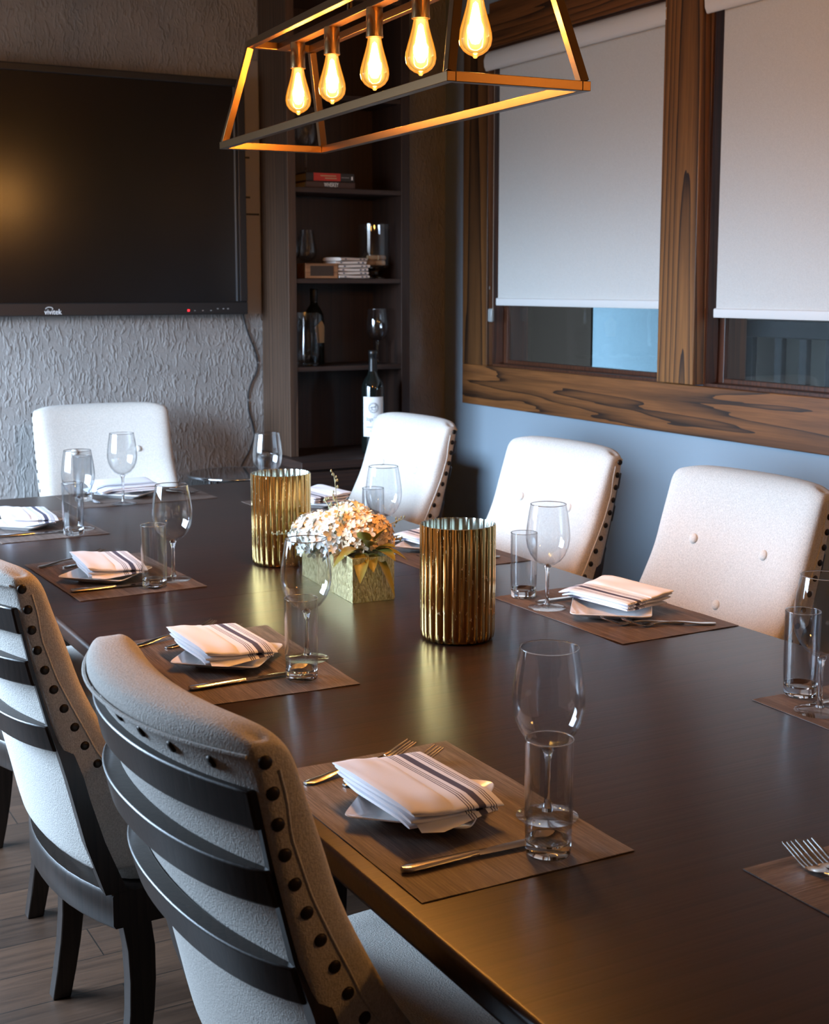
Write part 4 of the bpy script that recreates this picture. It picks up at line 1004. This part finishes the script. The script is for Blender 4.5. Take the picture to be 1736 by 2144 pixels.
fa = thing('flower_arrangement', 'gold box planter of white and peach hydrangea blooms between the vases', 'flowers', (1.3625, 2.815, TZ + 0.0004), radians(-4.3))
b = MB(); hw_, hl, hh, e = 0.0505, 0.165, 0.101, 0.006
b.box(-hw_, hw_, -hl, hl, 0, 0.008); b.box(-hw_, -hw_ + e, -hl, hl, 0.008, hh); b.box(hw_ - e, hw_, -hl, hl, 0.008, hh); b.box(-hw_ + e, hw_ - e, -hl, -hl + e, 0.008, hh); b.box(-hw_ + e, hw_ - e, hl - e, hl, 0.008, hh)
b.build('planter_box', M['goldbox'], fa, smooth=0)
MB().box(-hw_ + e, hw_ - e, -hl + e, hl - e, 0.06, 0.085).build('filling', M['leaf_dark'], fa, smooth=0)
rf = random.Random(11)
def floret(q, c_, nrm, size):
    n = Vector(nrm).normalized(); a = n.cross(Vector((0.3, 0.2, 1))).normalized(); b_ = n.cross(a); ph = rf.uniform(0, 6.28); c_ = Vector(c_)
    for k in range(4):
        an = ph + k * pi / 2; d_ = a * cos(an) + b_ * sin(an); s_ = n.cross(d_)
        L_ = size * rf.uniform(.85, 1.1)
        vs = [c_, c_ + d_ * L_ * .45 + s_ * L_ * .36 + n * L_ * .10, c_ + d_ * L_ * .85 + s_ * L_ * .30 + n * L_ * .20, c_ + d_ * L_ * 1.02 + n * L_ * .12, c_ + d_ * L_ * .85 - s_ * L_ * .30 + n * L_ * .20, c_ + d_ * L_ * .45 - s_ * L_ * .36 + n * L_ * .10, c_ + d_ * L_ * .55 - n * L_ * .02]
        q.add(vs, [(0, 1, 6), (1, 2, 6), (2, 3, 6), (3, 4, 6), (4, 5, 6), (5, 0, 6)])
def bloom(name, c_, rad, n, mat, size=0.014, low=-0.35):
    q = MB()
    for k in range(n):
        z = low + (1 - low) * (k + .5) / n; ph = k * 2.399963; rr = sqrt(max(0, 1 - z * z)); d_ = Vector((rr * cos(ph), rr * sin(ph), z))
        j = rf.uniform(.88, 1.08)
        floret(q, (c_[0] + d_.x * rad[0] * j, c_[1] + d_.y * rad[1] * j, c_[2] + d_.z * rad[2] * j), d_ + Vector((rf.uniform(-.4, .4), rf.uniform(-.4, .4), rf.uniform(-.2, .4))), size * rf.uniform(.8, 1.2))
    return q.build(name, mat, fa, smooth=70, fix=False)
bloom('hydrangea_head', (-0.030, 0.075, 0.120), (0.068, 0.078, 0.046), 105, M['petal'], 0.0155)
bloom('hydrangea_head', (-0.030, -0.005, 0.126), (0.062, 0.068, 0.052), 95, M['petal'], 0.0155)
bloom('hydrangea_head', (0.022, -0.060, 0.128), (0.062, 0.064, 0.052), 95, M['petal_peach'], 0.0155)
bloom('hydrangea_head', (0.024, 0.045, 0.140), (0.058, 0.070, 0.050), 90, M['petal'], 0.0155)
bloom('hydrangea_head', (-0.062, 0.125, 0.098), (0.034, 0.038, 0.026), 34, M['petal_blue'], 0.013)
bloom('small_blossom', (-0.058, -0.062, 0.098), (0.018, 0.022, 0.015), 10, M['petal_blue'], 0.0145)
bloom('small_blossom', (-0.074, 0.062, 0.082), (0.018, 0.030, 0.022), 16, M['petal'], 0.0145)
def leaf(c_, d_, L_, wd, mat, droop=0.3, name='leaf'):
    d_ = Vector(d_).normalized(); s_ = d_.cross(Vector((0, 0, 1))).normalized(); n = s_.cross(d_); c_ = Vector(c_); rows = []
    for k in range(8):
        u_ = k / 7; w_ = wd * sin(pi * min(1, u_ * .97 + .03)) ** .8 + .0004; p_ = c_ + d_ * L_ * u_ - Vector((0, 0, 1)) * droop * L_ * u_ * u_
        rows.append([p_ - s_ * w_ + n * w_ * .35, p_ - s_ * w_ * .5 + n * w_ * .1, p_, p_ + s_ * w_ * .5 + n * w_ * .1, p_ + s_ * w_ + n * w_ * .35])
    q = MB(); q.loops(rows, False, False, False); return q.build(name, mat, fa, smooth=70, fix=False)
for c_, d_, L_, wd, mm, dr in (
    ((-0.010, -0.122, 0.108), (-0.75, -0.35, 0.35), 0.078, 0.019, 'leaf', .45), ((-0.012, -0.130, 0.104), (-0.45, -0.9, 0.05), 0.072, 0.017, 'leaf', .8), ((0.006, -0.125, 0.115), (-0.1, -0.75, 0.65), 0.072, 0.019, 'leaf', .35),
    ((0.015, -0.128, 0.106), (0.35, -0.9, 0.35), 0.076, 0.018, 'leaf', .5), ((0.022, -0.120, 0.104), (0.85, -0.5, 0.25), 0.078, 0.017, 'leaf', .5), ((-0.022, -0.112, 0.104), (-0.95, -0.05, 0.05), 0.056, 0.016, 'leaf', .6),
    ((0.0, -0.118, 0.120), (-0.35, -0.45, 0.85), 0.058, 0.017, 'leaf', .2), ((0.018, -0.112, 0.118), (0.45, -0.3, 0.8), 0.060, 0.017, 'leaf', .2), ((0.012, -0.135, 0.102), (0.22, -0.95, -0.05), 0.082, 0.010, 'leaf', 1.0),
    ((0.026, -0.095, 0.108), (1, 0.0, 0.2), 0.066, 0.017, 'leaf', .5), ((-0.002, -0.135, 0.102), (-0.15, -1, 0.15), 0.055, 0.016, 'leaf', .7), ((0.02, -0.13, 0.11), (0.65, -0.75, 0.5), 0.058, 0.016, 'leaf', .3),
    ((-0.02, 0.135, 0.115), (-0.9, 0.5, 0.55), 0.084, 0.021, 'leaf', .4), ((-0.01, 0.140, 0.12), (-0.4, 0.9, 0.6), 0.084, 0.021, 'leaf', .35), ((-0.03, 0.125, 0.11), (-1, 0.25, 0.25), 0.074, 0.019, 'leaf', .5), ((0.0, 0.14, 0.12), (0.3, 0.8, 0.55), 0.07, 0.019, 'leaf', .4), ((-0.02, 0.14, 0.125), (-0.75, 0.4, 0.9), 0.07, 0.02, 'leaf', .3),
    ((-0.035, -0.035, 0.098), (-0.9, -0.3, 0.1), 0.046, 0.014, 'leaf_dark', .6), ((-0.035, 0.02, 0.096), (-0.9, 0.1, 0.1), 0.046, 0.014, 'leaf_dark', .6), ((0.03, -0.075, 0.10), (0.9, -0.3, 0.2), 0.056, 0.016, 'leaf_dark', .5), ((-0.03, -0.080, 0.098), (-0.8, -0.5, 0.1), 0.048, 0.014, 'leaf_dark', .6),
    ((-0.02, -0.09, 0.10), (-0.6, -0.7, 0.3), 0.05, 0.014, 'leaf_dark', .5), ((0.03, -0.02, 0.10), (1, 0.1, 0.1), 0.05, 0.015, 'leaf_dark', .5), ((0.03, 0.06, 0.10), (1, 0.2, 0.1), 0.05, 0.015, 'leaf_dark', .5)):
    leaf(c_, d_, L_, wd, M[mm], dr)
def sprig(c_, d_, L_, seed):
    rr = random.Random(seed); d_ = Vector(d_).normalized(); c_ = Vector(c_); q = MB(); q.tube([c_, c_ + d_ * L_ * .5 + Vector((0, 0, .006)), c_ + d_ * L_], 0.0009, 5)
    for k in range(16):
        u_ = .25 + .75 * k / 15; p_ = c_ + d_ * L_ * u_; off = Vector((rr.uniform(-1, 1), rr.uniform(-1, 1), rr.uniform(-.3, 1))).normalized() * rr.uniform(.008, .017) * (1.15 - .5 * u_)
        q.tube([p_, p_ + off], 0.0005, 4); q.lathe([(0, -.0038), (.0022, -.001), (.0017, .002), (0, .0045)], 6, tuple(p_ + off))
    return q.build('seed_sprig', M['sprig'], fa, smooth=60, fix=False)
sprig((-0.005, 0.030, 0.140), (-0.05, 0.14, 1), 0.125, 1); sprig((0.0, 0.03, 0.13), (-0.25, 0.6, 0.75), 0.09, 2); sprig((0.03, -0.05, 0.12), (0.95, -0.35, 0.55), 0.095, 3)
sprig((-0.04, 0.09, 0.105), (-1, 0.45, 0.1), 0.10, 4); sprig((-0.03, -0.02, 0.115), (-0.45, -0.55, 0.6), 0.06, 5); sprig((0.03, -0.03, 0.11), (1, -0.7, 0.15), 0.09, 6); sprig((-0.02, -0.04, 0.13), (-0.2, -0.2, 0.9), 0.055, 7)

# ------------------------------------------------------------------ pendant lamp
LR = radians(-3.25)
la = thing('pendant_lamp', 'bronze trapezoid frame lamp with five glowing bulbs hanging over the table', 'lamp', (1.3105, 2.567, 1.80), LR)
def P3(x, y, z): return (x, y, z)
bl, bw_, tl, tw = 0.604, 0.130, 0.545, 0.078; ZT = 0.232; s = 0.0165
q = MB()
bc = [(-bw_, -bl, 0), (bw_, -bl, 0), (bw_, bl, 0), (-bw_, bl, 0)]; tc_ = [(-tw, -tl, ZT), (tw, -tl, ZT), (tw, tl, ZT), (-tw, tl, ZT)]
def ext(a, b_, d_):
    a, b_ = Vector(a), Vector(b_); u_ = (b_ - a).normalized(); return a - u_ * d_, b_ + u_ * d_
for a, b_ in ((0, 1), (1, 2), (2, 3), (3, 0)):
    p0, p1 = ext(bc[a], bc[b_], s / 2 if a in (1, 3) else -s / 2)
    MB().bar(p0, p1, s).build('bottom_bar', M['bronze'], la, smooth=30, bevel=0.001)
    p0, p1 = ext(tc_[a], tc_[b_], s / 2 if a in (1, 3) else -s / 2)
    MB().bar(p0, p1, s).build('top_bar', M['bronze'], la, smooth=30, bevel=0.001)
for k in range(4):
    p0 = Vector(bc[k]); p1 = Vector(tc_[k]); MB().bar(p0 + (p1 - p0) * 0.03, p1 - (p1 - p0) * 0.03, s, s, (0, 1, 0)).build('upright', M['bronze'], la, smooth=30, bevel=0.001)
p0, p1 = (0, -tl + s / 2, ZT), (0, tl - s / 2, ZT); MB().bar(p0, p1, 0.026, 0.0165).build('centre_bar', M['bronze'], la, smooth=30, bevel=0.001)
for yy in (0.12, -0.12): MB().lathe([(0, 0), (0.006, 0), (0.006, 0.74), (0, 0.74)], 12, (0, yy, ZT + .008)).build('hanging_rod', M['bronze'], la, smooth=50)
MB().box(-0.06, 0.06, -0.22, 0.22, ZC - 1.80 - 0.028, ZC - 1.80 - .001).build('ceiling_canopy', M['bronze'], la, smooth=0, bevel=0.004)
BP = [(0, 0.0), (0.003, 0.0005), (0.0055, 0.004), (0.013, 0.007), (0.0215, 0.013), (0.0278, 0.022), (0.0300, 0.033), (0.0290, 0.044), (0.0255, 0.058), (0.0205, 0.075), (0.0165, 0.090), (0.0142, 0.102), (0.0138, 0.108)]
bme = MB().lathe(BP, 32).mesh('bulb', 80)
fme = MB().lathe([(0, 0.024), (0.007, 0.026), (0.0120, 0.036), (0.0125, 0.050), (0.0090, 0.072), (0.0045, 0.094), (0, 0.098)], 14).mesh('filament', 80)
sme = MB().lathe([(0, 0.059), (0.0160, 0.059), (0.0172, 0.057), (0.0172, 0.0045), (0.0180, 0.004), (0.0180, 0.0), (0.0148, 0.0), (0.0148, 0.045), (0, 0.045)], 32).mesh('socket', 40)
nme = MB().lathe([(0.0045, 0.0), (0.0045, 0.010), (0, 0.010)], 10).mesh('socket_stem', 40)
for k, yy in enumerate((0.434, 0.222, -0.010, -0.228, -0.450)):
    so = link('lamp_socket', sme, M['brass'], la, (0, yy, 0.166)); link('socket_stem', nme, M['brass'], so, (0, 0, 0.0585))
    bu = link('bulb', bme, M['bulb'], la, (0, yy, 0.060)); link('filament', fme, M['filament'], bu, (0, 0, 0))
    l = bpy.data.lights.new('bulb_light', 'POINT'); l.energy = BULB_POWER; l.color = BULB_COL; l.shadow_soft_size = 0.019
    lo = bpy.data.objects.new('bulb_light', l); C.objects.link(lo); lo.parent = bu; lo.location = (0, 0, 0.048)

# a second, single warm lamp hangs behind the photographer; the display mirrors its glow
gl = thing('globe_lamp', 'round amber glass lamp hanging near the window wall behind the viewer', 'lamp', (2.30, 0.0, 2.13))
MB().lathe([(0, -0.085), (0.035, -0.078), (0.065, -0.052), (0.082, -0.015), (0.082, 0.018), (0.064, 0.056), (0.035, 0.078), (0.02, 0.083)], 32).build('globe', emit('lit_amber_globe', (1.0, 0.42, 0.08), 30), gl, smooth=80)
MB().lathe([(0.028, 0.078), (0.030, 0.11), (0.012, 0.12), (0.004, 0.13), (0.004, ZC - 2.13 - 0.02), (0.05, ZC - 2.13 - 0.018), (0.05, ZC - 2.13 - .001), (0, ZC - 2.13 - .001)], 20).build('fitting', M['bronze'], gl, smooth=40)
l = bpy.data.lights.new('globe_light', 'POINT'); l.energy = 55; l.color = (1.0, 0.50, 0.16); l.shadow_soft_size = 0.088
lo = bpy.data.objects.new('globe_light', l); C.objects.link(lo); lo.parent = gl

# inner label housekeeping: every part is finished, the view layer is up to date
bpy.context.view_layer.update()
